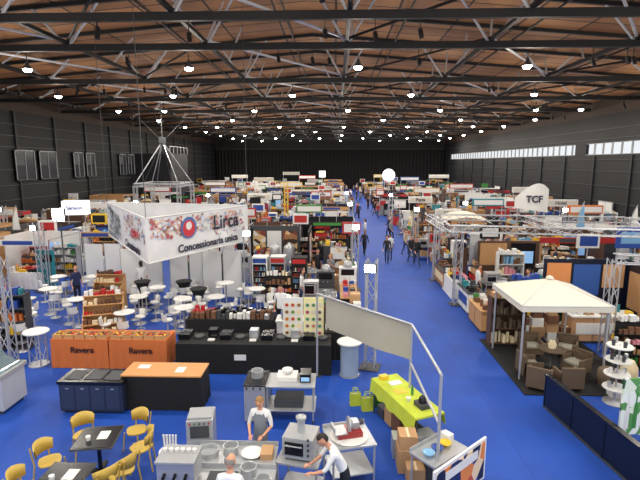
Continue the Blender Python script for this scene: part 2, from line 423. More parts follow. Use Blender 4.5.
# ---------------------------------------------------------------- generic furniture templates
def goods_row(b,x0,x1,y0,y1,z,hmax=.3,rows=1,pal=None,dens=1.0):
    pal=pal or goodsm
    for r in range(rows):
        yy=y0+(y1-y0)*(r+.5)/rows; x=x0
        c=R.choice(pal); run=R.randint(2,6)
        while x<x1-.05:
            if run<=0: c=R.choice(pal); run=R.randint(2,6)
            run-=1
            w=R.uniform(.07,.2); h=R.uniform(.4,1)*hmax
            if x+w>x1: break
            if R.random()<dens:
                if R.random()<.3: b.cyl((x+w/2,yy,z),(x+w/2,yy,z+h),w*.42,c,n=7)
                else: b.cb(x+w/2,yy,z,w*.9,(y1-y0)/rows*.75,h,c)
            x+=w+.02
def shelf_unit(w=1.2,h=2.0,d=.4,fm=None,pal=None,n=5,back=True):
    b=B(); fm=fm or white
    for x in(-w/2,w/2-.04): b.box(x,-d/2,0,x+.04,d/2,h,fm)
    if back: b.box(-w/2,d/2-.02,0,w/2,d/2,h,fm)
    for i in range(n):
        z=.08+i*(h-.12)/(n-1); b.box(-w/2+.04,-d/2,z-.03,w/2-.04,d/2-.02,z,fm)
        goods_row(b,-w/2+.05,w/2-.05,-d/2+.02,d/2-.06,z,hmax=(h/(n-1)*.75 if i<n-1 else .25),pal=pal)
    return b
def counter(w=1.8,h=.95,d=.7,fm=None,tm=None,goods=True,stripe=None,pal=None):
    b=B(); fm=fm or white; tm=tm or white
    b.box(-w/2+.05,-d/2+.06,0,w/2-.05,d/2-.05,.1,dgrey)
    b.box(-w/2,-d/2,.1,w/2,d/2,h-.05,fm); b.box(-w/2-.04,-d/2-.04,h-.05,w/2+.04,d/2+.04,h,tm)
    n=max(2,int(w/.6))
    for i in range(1,n): x=-w/2+w*i/n; b.box(x-.008,-d/2-.008,.1,x+.008,-d/2,h-.05,dgrey)
    if stripe: b.box(-w/2+.15,-d/2-.015,h*.35,w/2-.15,-d/2,h*.75,stripe)
    if goods: goods_row(b,-w/2+.05,w/2-.05,-d/2+.05,d/2-.05,h,rows=2,dens=.7,pal=pal)
    return b
def cloth_table(w=1.8,d=.8,h=.9,cm_=None,fold=.02):
    b=B(); cm_=cm_ or black
    pts=[]
    def line(a,c,nn):
        for i in range(nn): pts.append((a[0]+(c[0]-a[0])*i/nn,a[1]+(c[1]-a[1])*i/nn))
    nx=int(w/.07);ny=int(d/.07)
    line((-w/2,-d/2),(w/2,-d/2),nx);line((w/2,-d/2),(w/2,d/2),ny);line((w/2,d/2),(-w/2,d/2),nx);line((-w/2,d/2),(-w/2,-d/2),ny)
    N=len(pts); vs=[]
    for i,(x,y) in enumerate(pts): vs.append((x,y,h))
    for i,(x,y) in enumerate(pts):
        vs.append((x*(1+(.04+fold*math.sin(i*1.7))/w),y*(1+(.05+fold*1.2*math.sin(i*1.7))/d),.01))
    b.add(vs,[(i,N+i,N+(i+1)%N,(i+1)%N) for i in range(N)],cm_,False)
    b.box(-w/2,-d/2,h-.02,w/2,d/2,h+.004,cm_)
    return b
def stand(w,d,h,wm,fasc,post=None):
    b=B()
    b.box(-w/2,d/2-.06,0,w/2,d/2,h,wm)
    side=R.random()
    if side<.6: b.box(-w/2,-d/8,0,-w/2+.06,d/2-.06,h,wm)
    if side>.55: b.box(w/2-.06,-d/8,0,w/2,d/2-.06,h,wm)
    n=int(w/1.0)
    for i in range(n+1):
        x=-w/2+(w-.04)*i/n; b.box(x,d/2-.08,0,x+.04,d/2-.06,h,alu)
    for i in range(n):
        if R.random()<.75:
            x=-w/2+w*(i+.5)/n; z0=R.uniform(.8,1.2)
            b.box(x-.4,d/2-.085,z0,x+.4,d/2-.065,min(h-.15,z0+R.uniform(.7,1.1)),R.choice([collage2,collage3,greenpr,collage,white,wood,screen,red,blue,black,collage3]))
    if fasc:
        b.box(-w/2,-d/2,h-.3,w/2,-d/2+.05,h,fasc); 
        for x in(-w/2,w/2-.05): b.box(x,-d/2,0,x+.05,-d/2+.05,h-.3,alu); b.box(x,-d/2+.05,h-.06,x+.04,d/2-.06,h,alu)
        b.box(-w/4,-d/2-.01,h-.25,w/4,-d/2,h-.06,R.choice([black,blue,red,green,dgrey]))
    return b
def boxstack():
    b=B(); 
    for i in range(R.randint(3,6)):
        z=0
        for k in range(R.randint(1,4)):
            w=R.uniform(.3,.5);hh=R.uniform(.2,.38); b.cb((i-2)*.52,R.uniform(-.04,.04),z,w,w*.8,hh,R.choice([card,card,white,brownm])); b.cb((i-2)*.52,0,z+hh-.003,w*.12,w*.7,.006,cream); z+=hh
    return b
def rollup(m):
    b=B(); b.box(-.43,-.12,0,.43,.12,.08,alu); b.box(-.42,-.01,.08,.42,.01,2.0,m); b.cyl((0,.03,.08),(0,.03,2.0),.015,alu,n=5); b.box(-.42,-.02,1.98,.42,.03,2.02,alu)
    b.box(-.3,-.018,1.4,.3,-.01,1.75,R.choice([white,red,blue,black])); return b
def fridge(hm=None):
    b=B(); b.box(-.35,-.33,.1,.35,.33,2.0,hm or white)
    for x in(-.3,.3):
        for y in(-.28,.28): b.cyl((x,y,0),(x,y,.1),.03,dgrey,n=6)
    b.box(-.29,-.35,.3,.29,-.33,1.68,blackg)
    for i in range(5):
        z=.36+i*.26; b.box(-.28,-.355,z-.02,.28,-.35,z,alu)
        x=-.26
        while x<.24: b.cyl((x+.03,-.362,z),(x+.03,-.362,z+.16),.028,R.choice([cream,sky,white,brownm,dgrey,dgrey,red]),n=6); x+=.075
    b.box(-.3,-.35,1.74,.3,-.335,1.94,R.choice([red,blue,grey,dgrey])); b.box(.3,-.38,.8,.33,-.35,1.3,alu); return b
def hightable(tm=None):
    b=B(); tm=tm or white; b.lathe([(.24,0),(.24,.015),(.04,.04),(.03,.06),(.03,1.05),(.1,1.07)],alu,n=16); b.lathe([(.33,1.07),(.35,1.08),(.35,1.1),(.33,1.11)],tm,n=20); return b
def barstool(m=None):
    b=B(); m=m or white
    b.lathe([(.2,0),(.2,.015),(.035,.04),(.025,.06),(.025,.72)],alu,n=14)
    b.lathe([(.05,.7),(.17,.72),(.19,.76),(.18,.79),(.12,.80)],m,n=14)
    vs=[];N=8
    for i in range(N+1):
        t=math.pi*(.15+.7*i/N); 
        for z,r in((.78,.19),(1.0,.21)): vs.append((r*math.cos(t),r*math.sin(t),z))
    b.add(vs,[(2*i,2*i+2,2*i+3,2*i+1) for i in range(N)],m,True)
    b.add([(x*.9,y*.9,z) for x,y,z in vs],[(2*i+1,2*i+3,2*i+2,2*i) for i in range(N)],m,True)
    pts=[(.14*math.cos(t*math.pi/5),.14*math.sin(t*math.pi/5),.3) for t in range(11)]; b.tube(pts,.01,alu,n=5); b.cyl((-.14,0,.3),(.14,0,.3),.008,alu,n=5); return b
def spandex(m=None):
    b=B(); m=m or black; b.lathe([(.34,0),(.26,.12),(.15,.5),(.16,.7),(.28,1.0),(.36,1.1),(.35,1.115)],m,n=16); return b
def plant():
    b=B(); b.lathe([(.15,0),(.2,.35),(.21,.38),(.17,.38)],white,n=12)
    for i in range(26):
        a=R.uniform(0,6.28);t=R.uniform(.2,.5);h=R.uniform(.6,1.25); p=V((math.cos(a)*t,math.sin(a)*t,h)); q=V((math.cos(a)*.05,math.sin(a)*.05,.38)); w=V((-math.sin(a),math.cos(a),0))*.07; mid=(p+q)/2+V((0,0,.1))
        b.add([q,mid-w,p,mid+w],[(0,1,2,3)],leaf)
    return b
def tower(h=3.3,lamp=True,m=None):
    b=B(); b.box(-.3,-.3,0,.3,.3,.04,dgrey); b.truss((0,0,.04),(0,0,h),w=.29,r=.025,m=m)
    if lamp:
        b.box(-.18,-.3,h-.35,.18,-.16,h-.1,dgrey); b.box(-.15,-.31,h-.33,.15,-.3,h-.12,lampm)
    return b
def pot(b,x,y,z,r=.14,h=.18,m=None):
    m=m or steel; b.lathe([(r,0),(r,h),(r*1.06,h+.005),(r*.9,h+.005),(r*.9,h*.3)],m,c=(x,y,z),n=14)
    b.cyl((x-r-.05,y,z+h*.8),(x-r,y,z+h*.8),.01,m,n=5); b.cyl((x+r,y,z+h*.8),(x+r+.05,y,z+h*.8),.01,m,n=5)
def steel_table(w=1.4,d=.7,h=.88,shelf=True):
    b=B(); b.box(-w/2,-d/2,h-.04,w/2,d/2,h,steel); b.box(-w/2,d/2-.02,h,w/2,d/2,h+.08,steel)
    for x in(-w/2+.04,w/2-.04):
        for y in(-d/2+.04,d/2-.04): b.cyl((x,y,0),(x,y,h-.04),.022,steel,n=6)
    if shelf: b.box(-w/2+.03,-d/2+.03,.22,w/2-.03,d/2-.03,.25,steel)
    return b
def oven(b,x,y,z,w=.7,d=.6,h=.6,chim=False):
    b.box(x-w/2,y-d/2,z+.05,x+w/2,y+d/2,z+h,steel); b.box(x-w/2+.05,y-d/2-.015,z+.12,x+w/2-.18,y-d/2,z+h-.08,blackg)
    b.cyl((x-w/2+.06,y-d/2-.05,z+h-.13),(x+w/2-.19,y-d/2-.05,z+h-.13),.013,alu,n=6)
    for k in(-1,1): b.cyl((x-w/2+.1 if k<0 else x+w/2-.22,y-d/2,z+h-.13),(x-w/2+.1 if k<0 else x+w/2-.22,y-d/2-.05,z+h-.13),.009,alu,n=5)
    for k in range(4): b.cyl((x+w/2-.09,y-d/2,z+.16+k*.1),(x+w/2-.09,y-d/2-.03,z+.16+k*.1),.022,dgrey,n=8)
    for sx in(-1,1):
        for sy in(-1,1): b.cyl((x+sx*(w/2-.06),y+sy*(d/2-.06),z),(x+sx*(w/2-.06),y+sy*(d/2-.06),z+.05),.02,dgrey,n=6)
    if chim: b.cyl((x,y,z+h),(x,y,z+h+.25),.07,steel,n=10); b.lathe([(.1,.25),(.1,.3),(0,.33)],steel,c=(x,y,z+h),n=10)
def steelkit():
    b=steel_table(); oven(b,-.35,0,.88,.6,.5,R.uniform(.4,.6)); pot(b,.25,.05,.88); pot(b,.55,-.1,.88,.1,.12); pot(b,.3,0,.25,.2,.25); b.cb(-.3,0,.25,.5,.4,.3,card); return b
def machine(m):
    b=B(); b.box(-.4,-.35,.06,.4,.35,.9,m); b.box(-.36,-.36,.2,.36,-.35,.75,steel); b.box(-.4,-.1,.9,.4,.35,1.45,m); b.box(-.3,-.11,1.1,.3,-.1,1.38,blackg)
    b.lathe([(.2,0),(.22,.1),(.16,.25),(.05,.28)],steel,c=(0,.1,1.45),n=12); b.cyl((.1,-.1,1.0),(.1,-.25,.98),.02,alu,n=6); b.cyl((-.1,-.1,1.0),(-.1,-.25,.98),.02,alu,n=6)
    for x in(-.33,.33):
        for y in(-.28,.28): b.cyl((x,y,0),(x,y,.06),.03,dgrey,n=6)
    return b
def clothgoods(c):
    b=cloth_table(1.8,.8,.85,c); goods_row(b,-.85,.85,-.35,.35,.855,rows=3,dens=.8,hmax=.28); return b
def gondola(h=1.5,fm=None):
    b=B(); fm=fm or dgrey
    b.box(-.6,-.35,0,.6,.35,.12,fm); b.box(-.6,-.02,.12,.6,.02,h,fm)
    for s in(-1,1):
        for i in range(4):
            z=.14+i*(h-.2)/4; dd=.33-.05*i; b.box(-.58,min(0,s*dd),z-.02,.58,max(0,s*dd),z,fm); goods_row(b,-.56,.56,min(s*.04,s*dd),max(s*.04,s*dd),z,hmax=.26)
    goods_row(b,-.5,.5,-.12,.12,h,hmax=.2); return b
def vats():
    b=B()
    for x,m in((-.5,steel),(.35,steel)):
        b.lathe([(.05,.35),(.3,.5),(.32,.6),(.32,1.5),(.28,1.62),(.1,1.72),(.08,1.8)],m,c=(x,0,0),n=16)
        for k in range(3): a=k*2.09; b.cyl((x+.28*math.cos(a),.28*math.sin(a),0),(x+.28*math.cos(a),.28*math.sin(a),.6),.02,steel,n=6)
        b.cyl((x,-.3,.7),(x,-.42,.68),.02,red,n=6)
    b.box(-.12,-.1,0,.0,.1,1.1,dgrey); b.cb(.85,0,0,.35,.35,1.2,dgrey); b.box(.72,-.19,.8,.98,-.175,1.1,screen); return b
def flagpole_sign(m,m2):
    b=B(); b.lathe([(.22,0),(.22,.03)],dgrey,n=10); b.cyl((0,0,0),(0,0,2.9),.025,alu,n=6); b.box(-.5,-.06,2.35,.5,.06,3.0,m); b.box(-.4,-.07,2.45,.4,-.06,2.9,m2); return b
T={}
T['shelf']=[shelf_unit(1.2+.2*R.random(),R.uniform(1.6,2.2),.4,R.choice([white,wood,wood,dgrey,alu,dwood])).mesh('product_shelf') for _ in range(8)]
T['counter']=[counter(R.uniform(1.5,2.4),R.uniform(.85,1.05),.65,fm,R.choice([white,wood,dgrey]),stripe=st).mesh('display_counter') for fm,st in((white,blue),(white,red),(wood,None),(black,white),(grey,None),(wood2,cream),(dwood,None),(black,None),(white,None))]
T['cloth']=[clothgoods(c).mesh('product_table') for c in(white,black,orange,red,cream,dgrey,black)]
T['box']=[boxstack().mesh('cardboard_boxes') for _ in range(4)]
T['roll']=[rollup(m).mesh('rollup_banner') for m in(collage,collage2,greenpr,white,collage3,teal,black)]
T['fridge']=[fridge(m).mesh('glass_door_fridge') for m in(white,red,black,steel)]
T['table']=[hightable(m).mesh('high_table') for m in(white,white,black,wood)]
T['stool']=[barstool(m).mesh('bar_stool') for m in(white,white,black,red)]
T['plant']=[plant().mesh('potted_plant') for _ in range(2)]
T['steel']=[steelkit().mesh('steel_worktable') for _ in range(3)]
T['mach']=[machine(m).mesh('kitchen_machine') for m in(white,red,steel,dgrey,black)]
T['span']=[spandex(m).mesh('cocktail_table') for m in(black,black,white)]
T['gond']=[gondola(R.uniform(1.3,1.7),m).mesh('gondola_shelf') for m in(dgrey,wood,white,red,black)]
T['vats']=[vats().mesh('steel_brewing_vats')]
T['psign']=[flagpole_sign(a,c).mesh('pole_sign') for a,c in((white,blue),(red,white),(black,white),(white,collage),(yellow,black),(green,white),(white,red))]
NM={'shelf':'product_shelf','counter':'display_counter','cloth':'product_table','box':'cardboard_boxes','roll':'rollup_banner','fridge':'glass_door_fridge','table':'high_table','stool':'bar_stool','plant':'potted_plant','steel':'steel_worktable','mach':'kitchen_machine','span':'cocktail_table','gond':'gondola_shelf','vats':'steel_brewing_vats','psign':'pole_sign'}
def P(kind,x,y,rz=0,i=None):
    return put(R.choice(T[kind]) if i is None else T[kind][i],NM[kind],(x,y,0),rz)
wallmats=[white,white,wood,wood2,black,black,dgrey,offw,grey,dwood,red,white,navy,dwood,orangewood,cream,dgrey,wood]
ST=[]
for _ in range(28):
    w=R.choice([3.0,3.6,4]); ST.append((w,stand(w,3.0,R.choice([1.9,2.1,2.4,2.5]),R.choice(wallmats),R.choice([None,None,None,None,white,blue,red,black,wood])).mesh('exhibition_stand')))
def cell(x,y,face,openp=.5):
    a=math.radians(face)
    def L(px,py): return (x+px*math.cos(a)-py*math.sin(a), y+px*math.sin(a)+py*math.cos(a))
    r=R.random(); items=[]
    if R.random()<openp:
        fr=['cloth','counter','steel','gond','gond','box']; items=[(R.choice(fr),-1.0,-1.0,0),(R.choice(fr+['mach','fridge']),.9,-1.0,0),(R.choice(['box','table','span','gond','box','mach']),-.3,.1,0),(R.choice(['shelf','gond','fridge']),-.9,1.15,0),(R.choice(['steel','shelf','shelf','vats']),.8,1.15,0)]
    else:
        w,me=R.choice(ST); put(me,'exhibition_stand',(x,y,0),face)
        if r<.35: items=[('counter',-.5,-1.1,0),('shelf',-.8,1.15,0),('shelf',.6,1.15,0),('box',.2,.1,0)]
        elif r<.6: items=[('cloth',.2,-1.1,0),('shelf',.8,1.15,0),('fridge',-.6,1.05,0),('gond',-.3,0,0)]
        elif r<.8: items=[('steel',-.6,-1,0),('mach',.8,-1,0),('steel',.2,.9,0),('mach',-1.1,.9,0)]
        else: items=[('counter',.4,-1.15,0),('cloth',.0,.8,0),('stool',-.9,-.3,0),('table',-.3,-.2,0)]
    for kd,px,py,rr in items:
        X,Y=L(px,py); P(kd,X,Y,face+rr)
    if R.random()<.3:
        X,Y=L(1.3,-1.4); P('roll',X,Y,face)
    if R.random()<.28:
        X,Y=L(-1.7,-1.55); P('psign',X,Y,R.choice([0,0,face]))
    if R.random()<.4:
        X,Y=L(R.uniform(-1,1),-.5); person(R.choice(['stand','walk','talk']),X,Y,R.uniform(0,360),R.choice([0,1,1,2,4,5]),R.randrange(2))
for y in [27+3.9*i for i in range(21)]:
    for x in (-26.3,-22.0,-17.7,-13.4,-9.1,-4.4,-.35):
        if x>-9.5 and y<30: continue
        if x<-21 and 64.5<y<79: continue
        if R.random()<.06: continue
        cell(x+R.uniform(-.15,.15),y+R.uniform(-.3,.3),R.choice([0,0,0,0,180,90] if x<-2 else [0,0,90]))
    for x in (7.3,11.8,17.2,22.2):
        if R.random()<.06: continue
        cell(x+R.uniform(-.2,.2),y+R.uniform(-.3,.3),R.choice([0,0,-90] if x<9 else [0,0,180,-90]))
# visitors in the main aisle
rp=random.Random(9)
for k in range(34):
    y=28+80*rp.random()**1.1; x=rp.choice([rp.uniform(1.9,2.7),rp.uniform(4.3,5.1),rp.uniform(2.2,4.9)])
    person(rp.choice(['walk','stand','talk','walk']),x,y,rp.uniform(0,360),rp.choice([0,1,1,2,4,5,3]),rp.randrange(2),name='visitor')

# ================================================================ LEFT / CENTRE SPECIFICS
def banner_box():
    N=V((-6.55,15.8,0)); Rr=V((-4.0,21.0,0)); Lc=V((-11.1,22.3,0)); z0,z1=2.7,4.3
    b=B(); P3=[N,Rr,Lc]
    ban=ramp_mat('banner_print',[(0,(210,212,216)),(.45,(222,224,226)),(.7,(232,232,234))],kind='NOISE',scale=1.6)
    for i in range(3):
        p,q=P3[i],P3[(i+1)%3]; b.add([(p.x,p.y,z0),(q.x,q.y,z0),(q.x,q.y,z1),(p.x,p.y,z1)],[(0,1,2,3)],ban)
        b.cyl((p.x,p.y,z0),(q.x,q.y,z0),.03,white,n=6); b.cyl((p.x,p.y,z1),(q.x,q.y,z1),.03,white,n=6); b.cyl((p.x,p.y,z0),(p.x,p.y,z1),.03,white,n=6)
        b.cyl((p.x,p.y,z1),(p.x,p.y,zc(p.x)-.2),.012,dgrey,n=4)
    def onface(p,q):
        u=(q-p).normalized(); nrm=V((u.y,-u.x,0)); return lambda s,z,o=.02:(p+u*s+nrm*o)+V((0,0,z))
    F=onface(N,Rr); G=onface(Lc,N); rr=random.Random(3)
    def disc(Fn,s,z,r,m,o=.02,n=10,asp=1):
        b.add([Fn(s+r*math.cos(t*6.283/n),z+asp*r*math.sin(t*6.283/n),o) for t in range(n)],[tuple(range(n))],m)
    def pm(c): return M('print_%d_%d_%d'%c,*c)
    cR=[(196,120,120),(214,170,160),(150,110,90),(222,208,180),(214,222,236),(176,90,96),(232,230,226),(170,180,205),(226,200,196)]
    for k in range(330):
        s=rr.uniform(.2,5.5);z=rr.uniform(3.25+.25*(s<3.5),4.2); disc(F,s,z,rr.uniform(.04,.1),pm(rr.choice(cR)),.021+k*.0001,8,rr.uniform(.5,1))
    disc(F,2.0,3.75,.42,pm((70,110,170)),.062,20); disc(F,2.0,3.72,.33,pm((200,50,60)),.064,20); disc(F,2.0,3.82,.16,white,.066,16)
    cG=[(90,100,112),(130,140,150),(170,178,186),(110,120,110),(190,196,204),(60,66,76),(206,210,216)]
    for k in range(200):
        s=rr.uniform(.3,3.2)+.0;z=rr.uniform(3.2,4.2)-(0.1*s); disc(G,s,max(2.8,z),rr.uniform(.04,.1),pm(rr.choice(cG)),.021+k*.0001,8,rr.uniform(.6,1.5))
    for k in range(120):
        s=rr.uniform(4.2,7.6);z=rr.uniform(3.3,4.2); disc(G,s,z,rr.uniform(.04,.1),pm(rr.choice(cR+[(90,120,170)])),.021+k*.0001,8,rr.uniform(.5,1))
    for k in range(5): b.add([G(.1+k*.5,2.78,.03),G(.45+k*.5,2.78,.03),G(.45+k*.5,3.0,.03),G(.1+k*.5,3.0,.03)],[(0,1,2,3)],pm((150,156,164)))
    o=b.obj('hanging_banner_box'); a1=math.degrees(math.atan2(5.2,2.55)); a2=math.degrees(math.atan2(-6.5,4.55))
    text('Lirca',.85,darkp,o,F(4.2,3.75,.08),(90,0,a1),bold=.012)
    text('Concessionaria unica',.42,darkp,o,F(3.2,2.98,.05),(90,0,a1),bold=.01)
    text('Concessionario',.42,darkp,o,G(5.6,2.96,.05),(90,0,a2),bold=.01)
    text('gelato',.5,M('print_red',190,50,60),o,G(6.3,3.6,.07),(90,0,a2),bold=.008)
banner_box()
b=B(); ap=(-16.2,44,8.2); bs=[(-18.2,42),(-14.2,42),(-14.2,46),(-18.2,46)]
for i,(x,y) in enumerate(bs):
    b.cyl((x,y,4.3),ap,.05,alu,n=5); x2,y2=bs[(i+1)%4]; b.truss((x,y,4.2),(x2,y2,4.2),w=.3,r=.035,m=alu); b.truss((x,y,0),(x,y,4.2),w=.3,r=.03)
    b.cyl(((x+x2)/2,(y+y2)/2,4.3),ap,.03,dgrey,n=5)
b.cyl(ap,(ap[0],ap[1],zc(ap[0])-.2),.03,dgrey,n=5); b.cb(ap[0],ap[1],8.0,.5,.5,.6,dgrey)
for dx in(-5,5): b.cyl(ap,(ap[0]+dx,ap[1]+2,zc(ap[0]+dx)-.2),.02,dgrey,n=4)
b.obj('rigging_truss_pyramid')
b=cloth_table(4.6,.95,.92,black)
for k in range(11):
    x=-2.15+k*.42
    if k%3==0: b.cb(x,.1,.925,.34,.5,.16,blackg); b.cyl((x-.1,.1,1.085),(x-.1,.1,1.1),.07,dgrey,n=12); b.cyl((x+.1,.1,1.085),(x+.1,.1,1.1),.05,dgrey,n=12)
    elif k%3==1: b.lathe([(.13,0),(.15,.06),(.14,.07)],dgrey,c=(x,.05,.925),n=14); b.cyl((x+.14,.05,.98),(x+.3,-.12,1.0),.013,blackg,n=5)
    else: b.cb(x,.15,.925,.26,.3,.26,R.choice([blackg,steel,dgrey])); b.cb(x,-.15,.925,.2,.16,.03,white)
b.box(-.55,-.52,.45,-.2,-.5,.62,white)
b.obj('black_cloth_display_table',(-2.4,13.4,0))
b=cloth_table(.95,2.6,.92,black); goods_row(b,-.4,.4,-1.2,1.2,.925,hmax=.25,rows=7,pal=[white,steel,blackg,steel,cream,red]); b.obj('black_cloth_display_table',(.1,15.3,0))
b=cloth_table(3.0,.9,.9,black); goods_row(b,-1.4,1.4,-.4,.4,.905,hmax=.3,rows=3,pal=[red,blackg,dgrey,brownm,white,steel,blackg]); b.obj('appliance_table',(-3.6,15.6,0))
b=counter(.9,.95,.6,white,white,False); oven(b,0,0,.95,.6,.5,.4); b.obj('display_counter',(-1.5,15.3,0))
b=B(); b.box(-.62,-.02,0,-.01,.02,1.25,white); b.box(.01,-.02,0,.62,.02,1.25,M('poster_yellow',232,224,160))
rr=random.Random(5)
for c_ in range(2):
    for i in range(3):
        for j in range(5):
            x=-.5+c_*.63+i*.185; z=.14+j*.22; m=rr.choice([red,green,orange,cream,brownm]) 
            b.cyl((x,-.02,z),(x,-.028,z),.085,offw if c_ else cream,n=12); b.cyl((x,-.028,z),(x,-.033,z),.05,m,n=9)
for x in(-.55,.55): b.cyl((x,.02,.6),(x,.3,0),.012,alu,n=5)
b.obj('food_poster_board',(-.95,13.6,.925))
for x in(-7.75,-5.95):
    b=cloth_table(1.75,.85,.92,orange)
    for k in range(5):
        cx=-.68+k*.34; b.cb(cx,-.18,.925,.3,.4,.02,wood)
        for s in(-1,1): b.cb(cx,-.18+s*.2,.925,.3,.015,.12,wood); b.cb(cx+s*.145,-.18,.925,.015,.4,.12,wood)
        for q in range(9): b.sph((cx-.09+.09*(q%3),-.3+.11*(q//3),1.0),.045,R.choice([orange,red,yellow,brownm,dwood]),nu=7,nv=5)
    o=b.obj('orange_cloth_fruit_table',(x,13.6,0)); text('Ravera',.26,M('print_brown',60,30,20),o,(.1,-.475,.6),(90,0,0),bold=.006)
def stepped(w):
    b=B()
    for i in range(5):
        z=.5+i*.28; y=-.5+i*.22; b.box(-w/2,y,z-.03,w/2,y+.24,z,wood); goods_row(b,-w/2+.03,w/2-.03,y+.02,y+.22,z,hmax=.2,pal=[red,brownm,red,cream,white,dwood])
    for x in(-w/2,w/2-.04): b.add([(x,-.5,0),(x,.62,0),(x,.62,1.62),(x,-.5,.5),(x+.04,-.5,0),(x+.04,.62,0),(x+.04,.62,1.62),(x+.04,-.5,.5)],[(0,3,2,1),(4,5,6,7),(0,1,5,4),(1,2,6,5),(2,3,7,6),(3,0,4,7)],wood)
    b.box(-w/2+.04,.58,0,w/2-.04,.62,1.62,wood); return b
stepped(1.3).obj('stepped_display_rack',(-8.0,15.2,0),20)
stepped(1.2).obj('stepped_display_rack',(-9.4,18.2,0),0)
b=B(); b.box(-.8,-.35,.06,.8,.35,.78,M('slate_blue',36,44,66,rough=.4)); b.box(-.83,-.38,.78,.83,.38,.86,blackg)
for i in range(4): b.box(-.76+i*.38,-.36,.12,-.42+i*.38,-.35,.74,M('slate_blue2',46,56,80,rough=.4)); b.box(-.62+i*.38,-.375,.66,-.54+i*.38,-.36,.68,alu)
for i in range(3): b.cb(-.5+i*.5,0,.86,.42,.5,.015,dgrey)
b.box(-.72,-.3,0,.72,.3,.06,black); b.obj('refrigerated_counter',(-6.05,10.95,0),0,.01)
b=cloth_table(2.0,.75,.9,black,.015); b.box(-1.02,-.4,.905,1.02,.4,.94,orangewood); b.cb(-.6,.1,.94,.3,.2,.02,white); b.cb(.4,-.05,.94,.22,.3,.015,white); b.obj('black_cloth_wood_top_table',(-4.35,11.2,0))
b=B(); b.box(-.95,-.4,0.05,-.45,.4,.95,grey); b.box(-.9,-.41,.15,-.5,-.4,.88,steel); b.box(-.97,-.42,.95,-.43,.42,.99,blackg)
for i in range(3): b.cyl((-.88+i*.16,-.44,.9),(-.88+i*.16,-.4,.9),.025,dgrey,n=8)
for x,y in((-.9,-.35),(-.5,-.35),(-.9,.35),(-.5,.35),(.7,-.35),(.7,.35)): b.sph((x,y,.035),.035,dgrey,nu=8,nv=6)
b.box(-.43,-.38,.9,.75,.38,.94,steel); b.box(-.43,-.38,.3,.75,.38,.33,steel)
for y in(-.35,.35): b.cyl((.7,y,.05),(.7,y,.9),.02,steel,n=6); b.cyl((-.4,y,.05),(-.4,y,.9),.02,steel,n=6)
b.cb(.05,.08,.94,.5,.4,.12,white); b.lathe([(.05,.12),(.11,.16),(.14,.24),(.12,.25),(.08,.18)],white,c=(.05,.08,.94),n=14); b.cb(.5,.05,.94,.26,.4,.2,blackg); b.cb(.5,-.16,.98,.2,.01,.1,screen)
pot(b,-.7,.05,.99,.15,.16); b.cb(.1,0,.33,.7,.5,.2,dgrey)
b.obj('catering_trolley',(-1.2,10.7,0),0,.006)
def sq_table():
    b=B(); b.box(-.4,-.4,.72,.4,.4,.75,dgrey); b.box(-.38,-.38,.75,.38,.38,.755,blackg)
    b.cyl((0,0,.03),(0,0,.72),.04,blackg); b.box(-.3,-.05,0,.3,.05,.03,blackg); b.box(-.05,-.3,0,.05,.3,.03,blackg); b.cb(.1,.05,.755,.2,.28,.01,white); b.lathe([(.04,0),(.05,.09)],white,c=(-.15,-.1,.755),n=10); return b
sq_table().obj('cafe_table',(-4.75,8.45,0),8); sq_table().obj('cafe_table',(-4.75,7.25,0),0)
def ychair():
    b=B(); 
    for sx in(-1,1):
        b.tube([(sx*.22,-.2,0),(sx*.18,-.17,.44)],.016,mustard); b.tube([(sx*.22,.23,0),(sx*.19,.18,.44),(sx*.2,.24,.8)],.016,mustard)
    seat=[];n=16
    for z in(.44,.465):
        for i in range(n):
            t=2*math.pi*i/n; r=.23*(1-.12*abs(math.sin(2*t))) ; seat.append((r*math.cos(t)*1.02,r*math.sin(t),z))
    b.add(seat,[tuple(range(n-1,-1,-1)),tuple(range(n,2*n))]+[(i,(i+1)%n,n+(i+1)%n,n+i) for i in range(n)],mustard)
    vs=[];N=10
    for i in range(N+1):
        t=math.pi*(.12+.76*i/N); e=abs(i-N/2)/(N/2)
        for z,r in((.56+.03*e,.22),(.86-.08*e*e,.25)): vs.append((r*1.05*math.cos(t),r*math.sin(t)*1.0+.02,z))
    nv=len(vs); vs+=[(x*.93,y*.93,z) for x,y,z in vs]
    fs=[(2*i,2*i+2,2*i+3,2*i+1) for i in range(N)]+[(nv+2*i+1,nv+2*i+3,nv+2*i+2,nv+2*i) for i in range(N)]+[(2*i+1,2*i+3,nv+2*i+3,nv+2*i+1) for i in range(N)]+[(2*i+2,2*i,nv+2*i,nv+2*i+2) for i in range(N)]
    b.add(vs,fs,mustard,True); return b
yc=ychair().mesh('yellow_chair')
for x,y,r in((-5.35,9.0,35),(-4.3,9.2,-20),(-3.95,8.6,-75),(-4.0,7.9,-110),(-5.55,8.1,80),(-4.2,7.55,-130),(-5.5,7.3,95),(-4.0,7.0,-80)): put(yc,'yellow_chair',(x,y,0),r)
lgc=M('light_grey_casing',170,174,180,rough=.4)
b=B(); b.box(-.45,-.55,.1,.45,.55,.95,lgc); b.box(-.5,-.6,.95,.5,.6,1.05,grey)
vs=[];N=8
for i in range(N+1):
    t=math.pi/2*i/N
    for x in(-.45,.45): vs.append((x,-.55+.6*math.sin(t)*1.0-.0,1.05+.45*(1-math.cos(t))))
b.add(vs,[(2*i,2*i+1,2*i+3,2*i+2) for i in range(N)],glass,True); b.box(-.45,.05,1.05,.45,.5,1.5,lgc)
for x in(-.38,.38):
    for y in(-.45,.45): b.cyl((x,y,0),(x,y,.1),.04,dgrey,n=8)
b.obj('curved_glass_display_case',(-8.75,10.9,0),90,.01)
